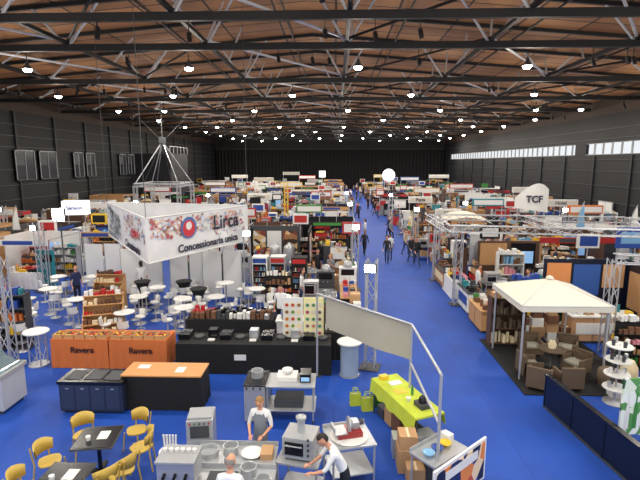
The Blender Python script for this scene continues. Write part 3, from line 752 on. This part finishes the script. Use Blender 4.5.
def partition(n,w=.95,h=2.2):
    b=B()
    for i in range(n):
        x=-n*w/2+i*w; off=.12*(i%2); b.box(x+.03,off,.04,x+w-.03,off+.04,h,white); b.box(x,off-.01,0,x+.03,off+.05,h+.02,grey); b.box(x+.03,off,.0,x+w-.03,off+.04,.04,grey)
    b.box(n*w/2-.03,-.01,0,n*w/2,.05,h+.02,grey); return b
for x,y,n,r in((-11.6,22.5,2,0),(-9.2,21.4,2,12),(-7.0,21.5,2,-8),(-5.2,20.8,2,-6),(-10.2,24.5,2,90)): partition(n).obj('white_partition_panels',(x,y,0),r)
for x,y,k in((-7.3,15.3,0),(-5.4,15.9,0),(-7.6,17.2,0),(-5.8,17.0,0),(-9.8,16.8,0),(-10.6,15.0,0),(-3.2,18.5,0),(-4.7,19.4,0),(-6.6,19.6,1),(-8.4,19.5,1),(-7.4,18.6,0),(-5.6,18.4,1),(-11.8,18.2,0),(-12.6,20.3,0),(-13.8,17.3,0),(-4.6,17.3,0),(-2.0,17.4,0),(-11.0,20.4,0),(-12.0,16.4,0)):
    P('table' if k==0 else 'span',x,y,0,0)
    for a in (R.uniform(0,90),R.uniform(110,170),R.uniform(200,260),R.uniform(280,340)):
        if R.random()<.15: continue
        rr_=.62; P('stool',x+rr_*math.cos(math.radians(a)),y+rr_*math.sin(math.radians(a)),a-90,0)
for x,y,h in((-9.2,13.4,1.05),(.45,13.0,1.0)):
    b=B(); b.lathe([(.3,0),(.3,.03)],alu,n=16); b.truss((0,0,.03),(0,0,h),w=.34,r=.02); b.lathe([(.36,h),(.38,h+.02),(.36,h+.05)],white,n=20)
    if x>0: b.lathe([(.27,.04),(.27,h-.02)],M('frosted_acrylic',150,166,184,rough=.2),n=16,cap=False)
    b.obj('truss_leg_table',(x,y,0))
tw=tower(3.4).mesh('truss_tower')
for x,y in((-10.1,13.4),(1.1,13.5),(1.0,22.4),(-14.2,21.6),(-3.9,20.2)): put(tw,'truss_tower',(x,y,0),R.choice([0,10,-15]))
tower(4.6,False,yellow).obj('yellow_truss_tower',(-4.0,38,0))
P('shelf',-10.9,14.6,10,0); P('box',-11.4,13.6,0,1); P('box',-12.6,15.2,0,2); P('gond',-12.8,13.4,20,1)
b=B(); b.box(-.35,-.05,3.5,.35,.05,4.1,dgrey); b.box(-.33,-.06,3.52,.33,-.05,4.08,lampm); b.cyl((0,.05,0),(0,.05,3.5),.03,dgrey,n=6); b.box(-.3,-.25,0,.3,.35,.03,dgrey); b.obj('softbox_light',(-13.0,21.4,0),-15)
for x,y,i in((-3.4,20.8,0),(-2.6,20.9,3),(-1.6,20.7,2)): P('fridge',x,y,0,i)
for kd,x,y,r in(('steel',-.6,18.4,0),('counter',.6,19.2,90),('mach',-.4,20.2,0),('mach',.6,21.0,0),('counter',.8,24.2,90),('shelf',-.4,24.6,90),('cloth',.7,26.8,90),('steel',-1.6,22.6,0),('steel',-3.4,22.8,0),('mach',-4.8,23.6,0),('cloth',-.8,16.9,0),('steel',-.2,28.2,90),('box',-2.5,24.3,0),('roll',-5.2,25.5,0),('roll',.2,23.1,0),('gond',-6.6,23.4,0),('gond',-4.2,25.2,90),('vats',-2.9,25.6,0),('gond',-1.6,28.4,0),('shelf',-5.4,29.4,0),('gond',-7.8,25.2,0),('counter',-7.0,28.8,0),('box',-1.0,22.0,0),('shelf',-8.4,28.4,0),('gond',-2.4,19.4,0),('box',.8,17.6,90),('psign',-5.9,24.2,0),('psign',.9,25.4,0)): P(kd,x,y,r)
for x,y,r,m1,m2 in((-3.6,27.4,0,dgrey,collage3),(-1.4,26.4,90,black,collage2),(-6.3,26.8,0,black,collage)):
    b=B(); b.box(-1.5,0,0,1.5,.08,2.5,m1)
    for k in range(3): b.box(-1.4+k*.95,-.015,.6,-.55+k*.95,0,2.2,(m2,white,collage3)[k])
    b.obj('poster_panel',(x,y,0),r)
b=B(); b.cyl((-.5,0,0),(-.5,0,3.2),.03,alu,n=6); b.cyl((.5,0,0),(.5,0,3.2),.03,alu,n=6); b.box(-.75,-.35,2.9,.75,.35,3.8,sign_lit); o=b.obj('illuminated_cube_sign',(-16.8,29.6,0),12); text('Sanson',.34,blue,o,(0,-.36,3.35),bold=.01)

A=V((-.5,12.9,0));Bq=V((1.8,10.4,0));C=V((1.9,7.8,0)); zt=2.5
b=B()
for p in(A,Bq,C): b.cyl((p.x,p.y,0),(p.x,p.y,zt),.03,alu,n=8); b.box(p.x-.12,p.y-.12,0,p.x+.12,p.y+.12,.02,dgrey)
b.cyl((A.x,A.y,zt),(Bq.x,Bq.y,zt),.028,alu,n=7)
for z in(zt,1.55): b.cyl((Bq.x,Bq.y,z),(C.x,C.y,z),.028,alu,n=7)
u=(Bq-A).normalized(); vs=[];N=24; L=(Bq-A).length
for i in range(N+1):
    s=.35+(L-.4)*i/N; p=A+u*s
    for j in range(5):
        z=2.47-.87*j/4; d=.03*math.sin(i*.5)*(j/4); q=p+V((u.y,-u.x,0))*(d-.03); vs.append((q.x,q.y,z-.05*math.sin(math.pi*i/N)*(1 if j==4 else .3)))
b.add(vs,[(i*5+j,i*5+j+1,i*5+j+6,i*5+j+5) for i in range(N) for j in range(4)],tarp,True)
b.obj('banner_frame')
b=B(); b.box(-1.0,-.36,.88,1.0,.36,.925,lime)
def drape(x0,x1,y,z0,amp=.02):
    n=24; vs=[]
    for i in range(n+1):
        x=x0+(x1-x0)*i/n; vs+=[(x,y,.92),(x,y+(-1 if y<0 else 1)*(.04+amp*math.sin(i*1.3)),z0+.03*math.sin(i*.9))]
    b.add(vs,[(2*i,2*i+1,2*i+3,2*i+2) for i in range(n)],lime,True)
drape(-1.0,1.0,-.365,.6); drape(-1.0,1.0,.365,.62)
for x in(-.95,.95):
    for y in(-.3,.3): b.cyl((x,y,0),(x,y,.88),.02,dgrey,n=6)
for k in range(5): b.cb(-.75+k*.37,.02,0,.32,.5,.25+.12*(k%3),[dgrey,card,brownm,black,grey][k])
b.cb(.62,.05,.925,.3,.25,.1,dgrey); b.lathe([(.09,0),(.08,.1),(.03,.16)],blackg,c=(.62,.05,1.025),n=12); b.cb(-.55,.05,.925,.2,.3,.02,white); b.lathe([(.03,0),(.035,.16),(.012,.22),(.012,.25)],green,c=(.1,.12,.925),n=8); b.lathe([(.04,0),(.06,.08)],white,c=(.3,-.1,.925),n=8); b.cb(-.15,-.05,.925,.2,.28,.008,yellow); b.cb(-.85,-.1,.925,.15,.2,.1,yellow)
b.obj('green_cloth_table',(1.65,10.1,0),-67)
def bag(b,x,y,w,d,h,m):
    vs=[(x-w/2,y-d/2,0),(x+w/2,y-d/2,0),(x+w/2,y+d/2,0),(x-w/2,y+d/2,0),(x-w/2,y-d*.35,h),(x+w/2,y-d*.35,h),(x+w/2,y+d*.35,h),(x-w/2,y+d*.35,h)]
    b.add(vs,[(0,3,2,1),(0,1,5,4),(1,2,6,5),(2,3,7,6),(3,0,4,7)],m); b.cb(x,y,h*.85,w*.8,d*.5,.02,white)
    for s in(-1,1): b.tube([(x-w*.25,y+s*d*.35,h),(x-w*.2,y+s*d*.3,h+.12),(x+w*.2,y+s*d*.3,h+.12),(x+w*.25,y+s*d*.35,h)],.008,m,n=5)
b=B(); bag(b,0,0,.3,.15,.36,lime); bag(b,.3,.18,.28,.14,.32,green); bag(b,-.25,.3,.28,.15,.34,lime); b.obj('green_shopping_bags',(.85,11.0,0),10)
b=B()
for x,y,w,d,h,m in((0,0,.4,.4,.5,card),(0,0,.4,.4,.8,None),(.42,.1,.35,.3,.4,grey),(-.05,.45,.4,.35,.45,steel),(.1,-.42,.35,.3,.35,card),(.45,-.35,.3,.3,.55,dgrey)):
    if m is None: b.cb(x,y,.5,w*.9,d*.9,.3,card); b.cb(x,y,.798,.05,d*.85,.006,cream)
    else: b.cb(x,y,0,w,d,h,m); b.cb(x,y,h-.003,.05,d*.95,.006,cream)
b.obj('cardboard_boxes',(1.5,8.75,0),0,.008)
b=steel_table(1.0,.6,.82,False); 
for x,m in((-.3,sky),(-.05,blue),(.2,yellow)): b.lathe([(.05,0),(.11,.06),(.12,.08),(.1,.075),(.03,.03)],m,c=(x,0,.82),n=12)
b.cb(.38,.1,.82,.15,.2,.15,white); b.obj('tasting_table',(2.0,8.15,0),40)
b=B(); b.box(-.8,-.02,.3,.8,.02,1.15,white); b.box(-.74,-.03,.36,.74,-.02,1.09,collage2); b.box(-.5,-.035,.85,.5,-.03,1.02,white)
for x in(-.7,.7): b.cyl((x,0,0),(x,0,.3),.02,alu,n=6); b.box(x-.03,-.2,0,x+.03,.2,.02,alu)
b.obj('freestanding_sign_panel',(2.25,7.55,0),42)

b=steel_table(2.0,.7,.9)
b.cb(-.6,.0,.96,.62,.45,.38,steel); b.cb(-.6,.0,1.34,.66,.5,.04,grey); b.cb(-.6,-.2,.9,.6,.3,.06,blackg)
for x in(-.78,-.6,-.42): b.cyl((x,-.22,1.15),(x,-.3,1.12),.03,blackg,n=8); b.cyl((x,-.3,1.12),(x,-.44,1.11),.012,blackg,n=5)
for k in range(6): b.lathe([(.025,0),(.035,.06)],white,c=(-.85+k*.1,.05,1.38),n=8)
b.cb(.1,0,.901,.5,.45,.012,dgrey); b.box(-.13,-.2,.9,.33,-.18,.93,alu); b.tube([(.1,.25,.9),(.1,.25,1.15),(.1,.08,1.18)],.012,alu)
pot(b,.55,.1,.9,.14,.2); pot(b,.82,-.1,.9,.12,.14); b.cb(-.1,.1,.25,.9,.4,.4,card)
b.obj('espresso_worktable',(-2.0,7.05,0),0,.004)
b=B(); oven(b,0,0,0,.5,.55,.95); b.box(-.22,-.3,.56,.1,-.28,.82,steel); b.box(-.25,-.26,.95,.25,.26,1.35,steel); b.box(-.18,-.27,1.0,.18,-.26,1.25,dgrey); b.box(-.23,-.2,1.35,.23,.2,1.39,grey)
for k in range(5): b.cyl((-.18+k*.09,-.26,1.3),(-.18+k*.09,-.29,1.3),.018,[red,green,dgrey,dgrey,red][k],n=8)
b.obj('combi_oven',(-2.6,8.35,0),8,.01)
b=B(); b.lathe([(.2,0),(.22,.7),(.22,.72)],white,n=14)
for k in range(5): b.cyl((-.1+k*.05,0,.7),(-.12+k*.06,0,1.05),.02,white,n=6)
b.obj('paper_roll_bin',(-3.15,8.1,0))
b=steel_table(1.5,.65,.9); pot(b,-.5,0,.9,.18,.1); pot(b,-.1,.05,.9,.14,.16); b.lathe([(.13,0),(.19,.05),(.2,.06)],white,c=(.3,0,.9),n=14); b.cb(.58,0,.9,.22,.3,.12,card); pot(b,.3,0,.25,.2,.25); b.lathe([(.1,0),(.1,.3),(.05,.34)],red,c=(-.3,0,.25),n=10)
b.obj('steel_prep_table',(-1.8,7.75,0),0,.004)
b=steel_table(.8,.7,.88); oven(b,0,0,.88,.58,.5,.45,True); b.obj('pizza_oven_on_stand',(-.6,7.85,0),-12,.006)
b=steel_table(.9,.8,.85); b.lathe([(.36,0),(.38,.02)],white,c=(0,0,.85),n=20); b.cb(0,.05,.87,.5,.36,.1,M('slicer_red',150,40,40,rough=.3)); 
b.cyl((-.03,-.02,1.12),(.0,-.02,1.12),.15,steel,n=24); b.cyl((.0,-.02,1.12),(.06,-.02,1.12),.09,grey,n=16); b.cb(-.2,-.02,1.0,.25,.34,.02,steel); b.cb(.15,.1,.97,.14,.2,.14,steel); b.cyl((.22,.1,1.06),(.32,.1,1.06),.06,dgrey,n=12); b.box(-.34,-.14,1.02,-.31,.14,1.12,steel)
b.obj('meat_slicer_table',(.3,8.5,0),15,.004)
b=steel_table(1.1,.6,.85); b.cb(-.2,0,.85,.4,.35,.25,blackg); pot(b,.3,0,.85,.13,.18); b.obj('steel_worktable',(-.55,6.6,0),0,.004)
person('work',-1.45,8.45,-8,0,2,hairg,'woman_in_apron',.97)
person('work2',-1.6,6.45,175,0,0,hairgr,'bald_man',1.0)
person('lean',.2,7.35,-80,0,0,hairb,'man_bending_over_oven',1.0)
for kd,x,y,r,s,p,h,nm in(('stand',-.9,24.0,30,1,0,hairb,'standing_man'),('talk',-.4,30.0,-60,2,1,hairb,'standing_woman'),('walk',1.5,34,20,1,0,hairb,'walking_man'),('walk',2.0,31,160,1,0,hairg,'walking_woman'),('stand',-2.0,16.6,0,0,0,hairb,'standing_man'),('talk',-1.4,19.3,90,0,1,hairb,'standing_woman'),('talk',8.3,19.6,-90,1,0,hairb,'standing_woman'),('stand',10.8,21.2,40,5,1,hairb,'standing_man'),('stand',11.8,15.5,200,1,1,hairb,'standing_man'),('stand',-11.4,19.6,60,2,0,hairg,'standing_man'),('talk',-.2,22.6,-30,4,0,hairg,'standing_woman'),('walk',.0,26,150,1,0,hairb,'walking_man'),('stand',-12.2,14.4,100,1,0,hairb,'standing_man'),('talk',-8.9,20.6,200,0,0,hairb,'standing_woman'),('stand',-14.6,19.2,30,4,1,hairb,'standing_man'),('stand',-2.6,29.6,0,1,0,hairb,'standing_man'),('walk',-3.6,24.4,70,5,1,hairb,'walking_man'),('talk',-5.6,22.4,120,1,0,hairb,'standing_woman'),('stand',6.4,20.4,90,0,0,hairb,'standing_man'),('stand',9.2,24.4,0,2,0,hairb,'standing_man'),('talk',14.2,19.8,50,0,1,hairb,'standing_woman'),('stand',12.6,13.8,180,2,0,hairb,'standing_man'),('walk',5.0,28,10,1,1,hairb,'walking_man')):
    person(kd,x,y,r,s,p,h,nm)

# ================================================================ RIGHT SIDE
b=B(); x0,x1,y0,y1=5.25,7.8,12.7,15.2; cx,cy=(x0+x1)/2,(y0+y1)/2; ze=2.25
for x in(x0+.1,x1-.1):
    for y in(y0+.1,y1-.1): b.cyl((x,y,0),(x,y,ze),.032,alu,n=8); b.box(x-.12,y-.12,0,x+.12,y+.12,.02,dgrey)
cs=[(x0,y0,ze),(x1,y0,ze),(x1,y1,ze),(x0,y1,ze)]
b.add(cs+[(cx,cy,ze+.5)],[(0,1,4),(1,2,4),(2,3,4),(3,0,4)],offw); lo=[(x,y,ze-.17) for x,y,z in cs]
b.add(cs+lo,[(i,4+i,4+(i+1)%4,(i+1)%4) for i in range(4)],offw)
for i in range(4): b.cyl(cs[i],cs[(i+1)%4],.02,alu,n=5); b.cyl(cs[i],(cx,cy,ze+.48),.018,alu,n=5)
b.lathe([(.12,0),(.09,.06),(.0,.1)],offw,c=(cx,cy,ze+.5),n=10); b.cyl((cx,cy,2.1),(cx,cy,ze+.48),.012,dgrey,n=4); b.sph((cx,cy,2.05),.08,lampm,nu=10,nv=6)
b.obj('canopy_gazebo')
b=B(); b.box(5.15,11.9,0,8.6,15.9,.03,black); b.obj('black_carpet_platform')
def armchair(rz,x,y):
    b=B(); b.box(-.35,-.32,.12,.35,.32,.36,rattan); b.box(-.3,-.3,.36,.3,.24,.44,tarp)
    b.box(-.38,-.34,.1,-.3,.34,.6,rattan); b.box(.3,-.34,.1,.38,.34,.6,rattan); b.box(-.38,.26,.1,.38,.36,.8,rattan); b.box(-.28,.2,.44,.28,.27,.7,rattan)
    for sx in(-.32,.32):
        for sy in(-.28,.3): b.cyl((sx,sy,.0),(sx,sy,.12),.025,dwood,n=6)
    o=b.obj('rattan_armchair',(x,y,.03),rz,.02); o.scale=(.82,.82,.85)
for r,x,y in((90,5.75,13.1),(-60,7.2,13.3),(0,6.4,14.6),(180,6.5,12.35),(-30,7.5,14.5),(150,5.7,12.3)): armchair(r,x,y)
b=B(); b.lathe([(.3,0),(.3,.02),(.03,.05),(.03,.68)],blackg,n=16); b.lathe([(.38,.68),(.4,.7),(.38,.72)],rattan,n=20); b.lathe([(.1,.72),(.13,.85),(.08,.95)],cream,n=10); b.obj('rattan_round_table',(6.5,13.4,.03))
b=B(); b.lathe([(.25,0),(.3,.2),(.28,.45),(.2,.5)],rattan,c=(0,0,0),n=14); b.lathe([(.18,0),(.24,.3),(.22,.5),(.12,.7)],cream,c=(.6,.1,0),n=14); b.lathe([(.2,0),(.2,.4),(.15,.42)],black,c=(.2,-.5,0),n=12); b.obj('wicker_baskets',(7.7,12.5,.03))
b=shelf_unit(1.2,1.7,.4,dwood,[rattan,cream,wood,offw,rattan],4); b.obj('wicker_goods_shelf',(5.9,15.5,.03),0)
a=V((5.4,11.3,0)); c=V((5.95,7.0,0)); ang=math.degrees(math.atan2(c.y-a.y,c.x-a.x)); L=(c-a).length
b=B(); b.box(0,0,.05,L,.08,.85,navy); b.box(-.02,-.03,.85,L+.02,.11,.9,blackg); b.box(-.02,-.02,0,L,.1,.05,dgrey)
for k in range(5): b.box(k*L/4-.02,-.01,.05,k*L/4+.02,0,.85,blackg)
b.obj('navy_barrier_counter',(a.x,a.y,0),ang)
for x,y,r,m in((6.75,9.9,10,greenpr),(7.6,10.0,-5,white),(8.4,10.2,-10,collage2)):
    b=B(); b.box(-.36,-.02,.15,.36,.02,1.5,m); 
    for sx in(-.34,.34): b.cyl((sx,0,0),(sx,0,1.52),.015,alu,n=6); b.box(sx-.02,-.2,0,sx+.02,.2,.02,alu)
    for k in range(3):
        cx_=-.2+k*.2; mm=[white,green,white][k] if m is greenpr else [green,red,teal][k]
        b.add([(cx_+dx,-.026,z-.15) for dx,z in((-.05,.45),(.05,.45),(.05,.95),(.018,1.1),(.018,1.3),(-.018,1.3),(-.018,1.1),(-.05,.95))],[tuple(range(8))],mm)
    b.obj('bottle_poster_stand',(x,y,0),r)
def tier(n=4,r=.3):
    b=B(); b.lathe([(.28,0),(.28,.03),(.04,.05),(.025,.08),(.025,1.6)],alu,n=16)
    for k in range(n):
        z=.4+k*.38; b.lathe([(r,z),(r+.02,z+.01),(r,z+.04)],white,n=20)
        for q in range(4): b.lathe([(.04,0),(.05,.15)],R.choice([dgrey,white,steel]),c=(.18*math.cos(q*1.6),.18*math.sin(q*1.6),z+.04),n=8)
    return b
tier().obj('tiered_round_stand',(7.35,11.6,0)); tier(3).obj('tiered_round_stand',(9.3,12.6,0))
b=B(); b.box(-1.6,0,0,1.6,.1,2.6,navy); b.box(1.5,-2.2,0,1.6,0,2.6,navy)
cols=[M('print_orange',210,136,80),M('print_blue',40,80,150),M('print_tan',190,146,104),collage3]
for k,(x_,w_,z_,h_) in enumerate(((-1.5,.9,1.45,1.0),(-.5,1.0,1.2,1.2),(.6,.8,1.5,.9),(-1.45,1.8,.3,.85))): b.box(x_,-.02,z_,x_+w_,0,z_+h_,cols[k%4])
for k in range(2): b.box(1.48,-2.0+k*1.0,.8,1.5,-1.2+k*1.0,2.2,cols[k+1])
b.obj('dark_poster_stand',(9.6,17.6,0)); 
b=counter(2.2,1.0,.7,M('print_tan',190,146,104),white,True,white); b.obj('display_counter',(9.3,16.0,0),0)
b=B(); b.box(-1.5,0,0,1.5,.1,2.4,dwood); b.box(-1.4,-.02,1.2,-.1,0,2.3,wood); b.box(.1,-.02,1.0,1.3,0,2.3,blackg); b.box(.2,-.03,1.3,1.2,-.02,1.9,screen); b.obj('kitchen_feature_panel',(8.6,22.9,0))
b=B(); zt=3.4
for p,q in(((4.9,20.2),(14.5,18.6)),((4.9,24.5),(14.5,23.5)),((4.9,20.2),(4.9,24.5)),((14.5,18.6),(14.5,23.5)),((9.7,19.4),(9.7,24))): b.truss((p[0],p[1],zt),(q[0],q[1],zt),w=.28,r=.024)
for x,y in((4.9+.5,20.1),(14.5,18.6),(5.4,24.5),(14.5,23.5)): b.truss((x,y,0),(x,y,zt+.1),w=.28,r=.024); b.box(x-.3,y-.3,0,x+.3,y+.3,.03,dgrey)
b.obj('truss_portal')
b=B(); zt=3.2
b.truss((8.9,14.8,zt),(15.5,13.5,zt),w=.28,r=.024); b.truss((8.9,14.8,0),(8.9,14.8,zt),w=.28); b.truss((15.5,13.5,0),(15.5,13.5,zt),w=.28); b.obj('truss_portal')
for kd,x,y,r,i in(('counter',5.7,17.3,-90,2),('shelf',7.2,17.2,0,0),('counter',5.8,19.4,-90,0),('cloth',5.8,21.8,-90,0),('counter',5.7,23.6,-90,5),('steel',7.4,18.9,0,0),('steel',7.4,20.6,0,1),('mach',8.9,19.6,0,2),('fridge',6.8,25.4,0,0),('shelf',8.2,21.6,0,2),('cloth',10.8,20.0,0,4),('cloth',12.6,19.4,0,0),('counter',11.2,14.6,0,4),('fridge',12.2,17.2,0,2),('fridge',13.0,17.3,0,0),('mach',10.4,13.4,0,0),('steel',9.8,12.2,0,0),('table',9.6,11.2,0,0),('stool',9.0,11.0,90,0),('stool',10.1,11.5,-60,0),('table',11.2,12.0,0,0),('counter',9.8,9.4,0,8),('shelf',11.6,16.4,0,3),('cloth',13.6,14.8,0,3),('counter',13.6,21.5,0,1),('shelf',15.2,22,0,5),('cloth',16.2,19,0,1),('counter',17.2,21.5,0,6),('plant',8.3,16.8,0,0),('plant',10.6,22.6,0,1),('box',12.8,12.6,30,0),('steel',15.4,16.6,0,2),('cloth',18.5,23.2,0,2),('mach',12.4,22.4,0,3),('stool',10.7,12.5,0,0),('roll',10.6,15.2,20,2),('span',15.8,14.9,0,2),('gond',6.6,16.6,90,1),('gond',6.7,21.9,90,0),('gond',12.4,20.8,0,1),('shelf',6.6,24.2,90,1),('gond',9.8,21.3,0,4),('box',6.5,18.2,90,2),('shelf',16.4,17.5,-30,4),('gond',17.5,16,0,2),('vats',14.4,17.4,0,0),('gond',14.2,12.8,0,1),('gond',9.2,13.9,0,4),('steel',11.6,13.2,0,1),('box',9.4,18.9,0,1),('shelf',13.4,16.2,0,6),('box',7.6,15.9,0,0),('gond',10.6,18.9,0,3),('psign',8.0,24.0,0,2),('psign',11.6,21.4,0,0),('box',8.6,11.9,0,3)): P(kd,x,y,r,i)
for x,y,f in((17.4,25.5,0),(22.3,24.0,0),(12.6,25.6,0),(22.0,19.5,-90),(-15.5,23.4,0),(-19.8,23.2,0),(-24,23.4,0),(-17.2,19.0,0),(18.5,17.6,0)): cell(x,y,f,0)
b=B(); N=10;Mq=8;vs=[]
for i in range(N+1):
    for j in range(Mq+1):
        x=-1.7+3.4*i/N; y=-1.2+2.4*j/Mq; vs.append((x,y,2.7+.75*(1-(x/1.7)**2)*(1-.35*(y/1.2)**2)))
b.add(vs,[(i*(Mq+1)+j,(i+1)*(Mq+1)+j,(i+1)*(Mq+1)+j+1,i*(Mq+1)+j+1) for i in range(N) for j in range(Mq)],offw,True)
for x in(-1.65,1.65):
    for y in(-1.1,1.1): b.cyl((x,y,0),(x,y,2.72),.03,alu,n=6)
b.obj('white_dome_canopy',(7.4,27.3,0))
b=B(); vs=[];N=12
for i in range(N+1):
    t=i/N; x=-1.0+2.0*t; zt_=3.6+1.4*math.sin(math.pi*(.12+.62*t)); 
    vs+=[(x,-.35*math.sin(math.pi*t),3.5-.25*t),(x,-.35*math.sin(math.pi*t),zt_)]
b.add(vs,[(2*i,2*i+2,2*i+3,2*i+1) for i in range(N)],white,True); b.cyl((-.8,0,0),(-.8,0,3.7),.04,alu,n=6); b.cyl((.8,0,0),(.8,0,3.6),.04,alu,n=6)
o=b.obj('curved_sail_sign',(11.9,28.6,0)); text('TCF',.55,darkp,o,(0,-.42,4.05),bold=.02)
def flag(m,m2,h=3.4):
    b=B(); b.tube([(0,0,0),(0,0,h*.6),(.1,0,h*.85),(.35,0,h)],.02,alu,n=6); b.box(-.25,-.03,0,.25,.03,.03,dgrey); b.box(-.03,-.25,0,.03,.25,.03,dgrey); vs=[];N=10
    for i in range(N+1):
        t=i/N; z=h*.25+(h*.72)*t; xl=0 if t<.5 else .35*((t-.5)/.5)**2; w=.62*(1-t**4)*(1 if t>.06 else .6); vs+=[(xl,0,z),(xl+w*(1-.3*t)+.0,0,z-.05*t)]
    b.add(vs[:12],[(2*i,2*i+1,2*i+3,2*i+2) for i in range(5)],m2); b.add(vs[10:],[(2*i,2*i+1,2*i+3,2*i+2) for i in range(N-5)],m); return b
flag(sky,teal,4.0).obj('feather_flag',(14.2,27.6,0)); flag(white,white,3.6).obj('feather_flag',(13.4,21.2,0),180); flag(white,green,3.8).obj('feather_flag',(-18.6,26,0)); flag(white,white,3.6).obj('feather_flag',(18.8,30,0))
b=B(); b.box(-1,-.03,2.6,1,.03,3.5,blue); b.box(-.8,-.04,2.8,.8,-.03,3.3,sky); b.cyl((-.9,0,0),(-.9,0,2.6),.03,alu,n=6); b.cyl((.9,0,0),(.9,0,2.6),.03,alu,n=6); b.obj('blue_overhead_sign',(13.0,20.0,0),0)
b=B(); b.sph((0,0,4.4),.95,sign_lit,nu=20,nv=14); b.cyl((0,0,0),(0,0,3.48),.04,alu,n=6); b.lathe([(.4,0),(.4,.04)],dgrey,n=14); b.obj('white_balloon_sign',(7.9,69.6,0))
b=B(); b.cyl((0,0,0),(0,0,4),.05,alu,n=6); b.box(-.5,-.1,4,.5,.1,5,sign_lit); b.lathe([(.4,0),(.4,.04)],dgrey,n=14); b.obj('illuminated_pole_sign',(-2.0,73,0))
for x,y,w_,z_,m,t in((-10,34,2.4,3.0,white,'Forni'),(-20,38,2.6,3.0,collage,''),(-7.5,46,2.4,3.2,white,'Gelato'),(-1.5,50,2.2,3.2,red,'Caffe'),(-13,54,3,3.4,blue,''),(8,44,2.2,3.1,white,'Pasta'),(13,40,2.6,3.2,teal,''),(20,42,3,3.0,white,'Hotel'),(10.5,54,3,3.4,wood,''),(-2,36,2.0,3.0,green,''),(16,60,3,3.6,red,''),(-6,64,3,3.6,yellow,''),(-17,66,3,3.6,dwood,''),(8,33,1.8,3.0,white,'Vini'),(-23,31,2.4,3.2,card,''),(18,34,2.4,3.2,orange,''),(-11,72,3,4,white,''),(12,76,3,4,blue,''),(-5,84,3,4,red,''),(18,82,3.4,4.2,white,''),(-18,88,3,4,white,''),(9,92,3,4,yellow,''),(-9,96,3.4,4.4,white,''),(-20,52,3,3.6,red,''),(21,52,3,3.6,white,'')):
    b=B(); b.box(-w_/2,-.15,z_-.6,w_/2,.15,z_,m); b.box(-w_/2+.1,-.17,z_-.5,w_/2-.1,-.15,z_-.1,white if m is not white else offw)
    for s in(-1,1): b.cyl((s*(w_/2-.1),0,0),(s*(w_/2-.1),0,z_-.6),.04,alu,n=6)
    o=b.obj('overhead_sign',(x,y,0))
    if t: text(t,.42,darkp,o,(0,-.18,z_-.3),bold=.01)
for x,y in((5.4,31),(1.2,35),(-8.8,33),(-15.5,36),(10,36),(15,31),(5.4,45),(1.2,48),(20,27),(-22,30),(-12,44)): put(tw,'truss_tower',(x,y,0),R.choice([0,10,-15]))
print('objects',len(bpy.data.objects))

# ---------------------------------------------------------------- camera + world
cam=bpy.data.cameras.new('camera'); cam.lens=26.16; cam.sensor_width=36; cam.clip_end=300
co=bpy.data.objects.new('camera',cam); sc.collection.objects.link(co); co.location=(0,0,6.2)
co.rotation_euler=(math.radians(90-9.4),0,math.radians(1.85)); sc.camera=co
w=bpy.data.worlds.new('world'); sc.world=w; w.use_nodes=True
bg=w.node_tree.nodes['Background']; bg.inputs[0].default_value=(.92,.96,1,1); bg.inputs[1].default_value=.95
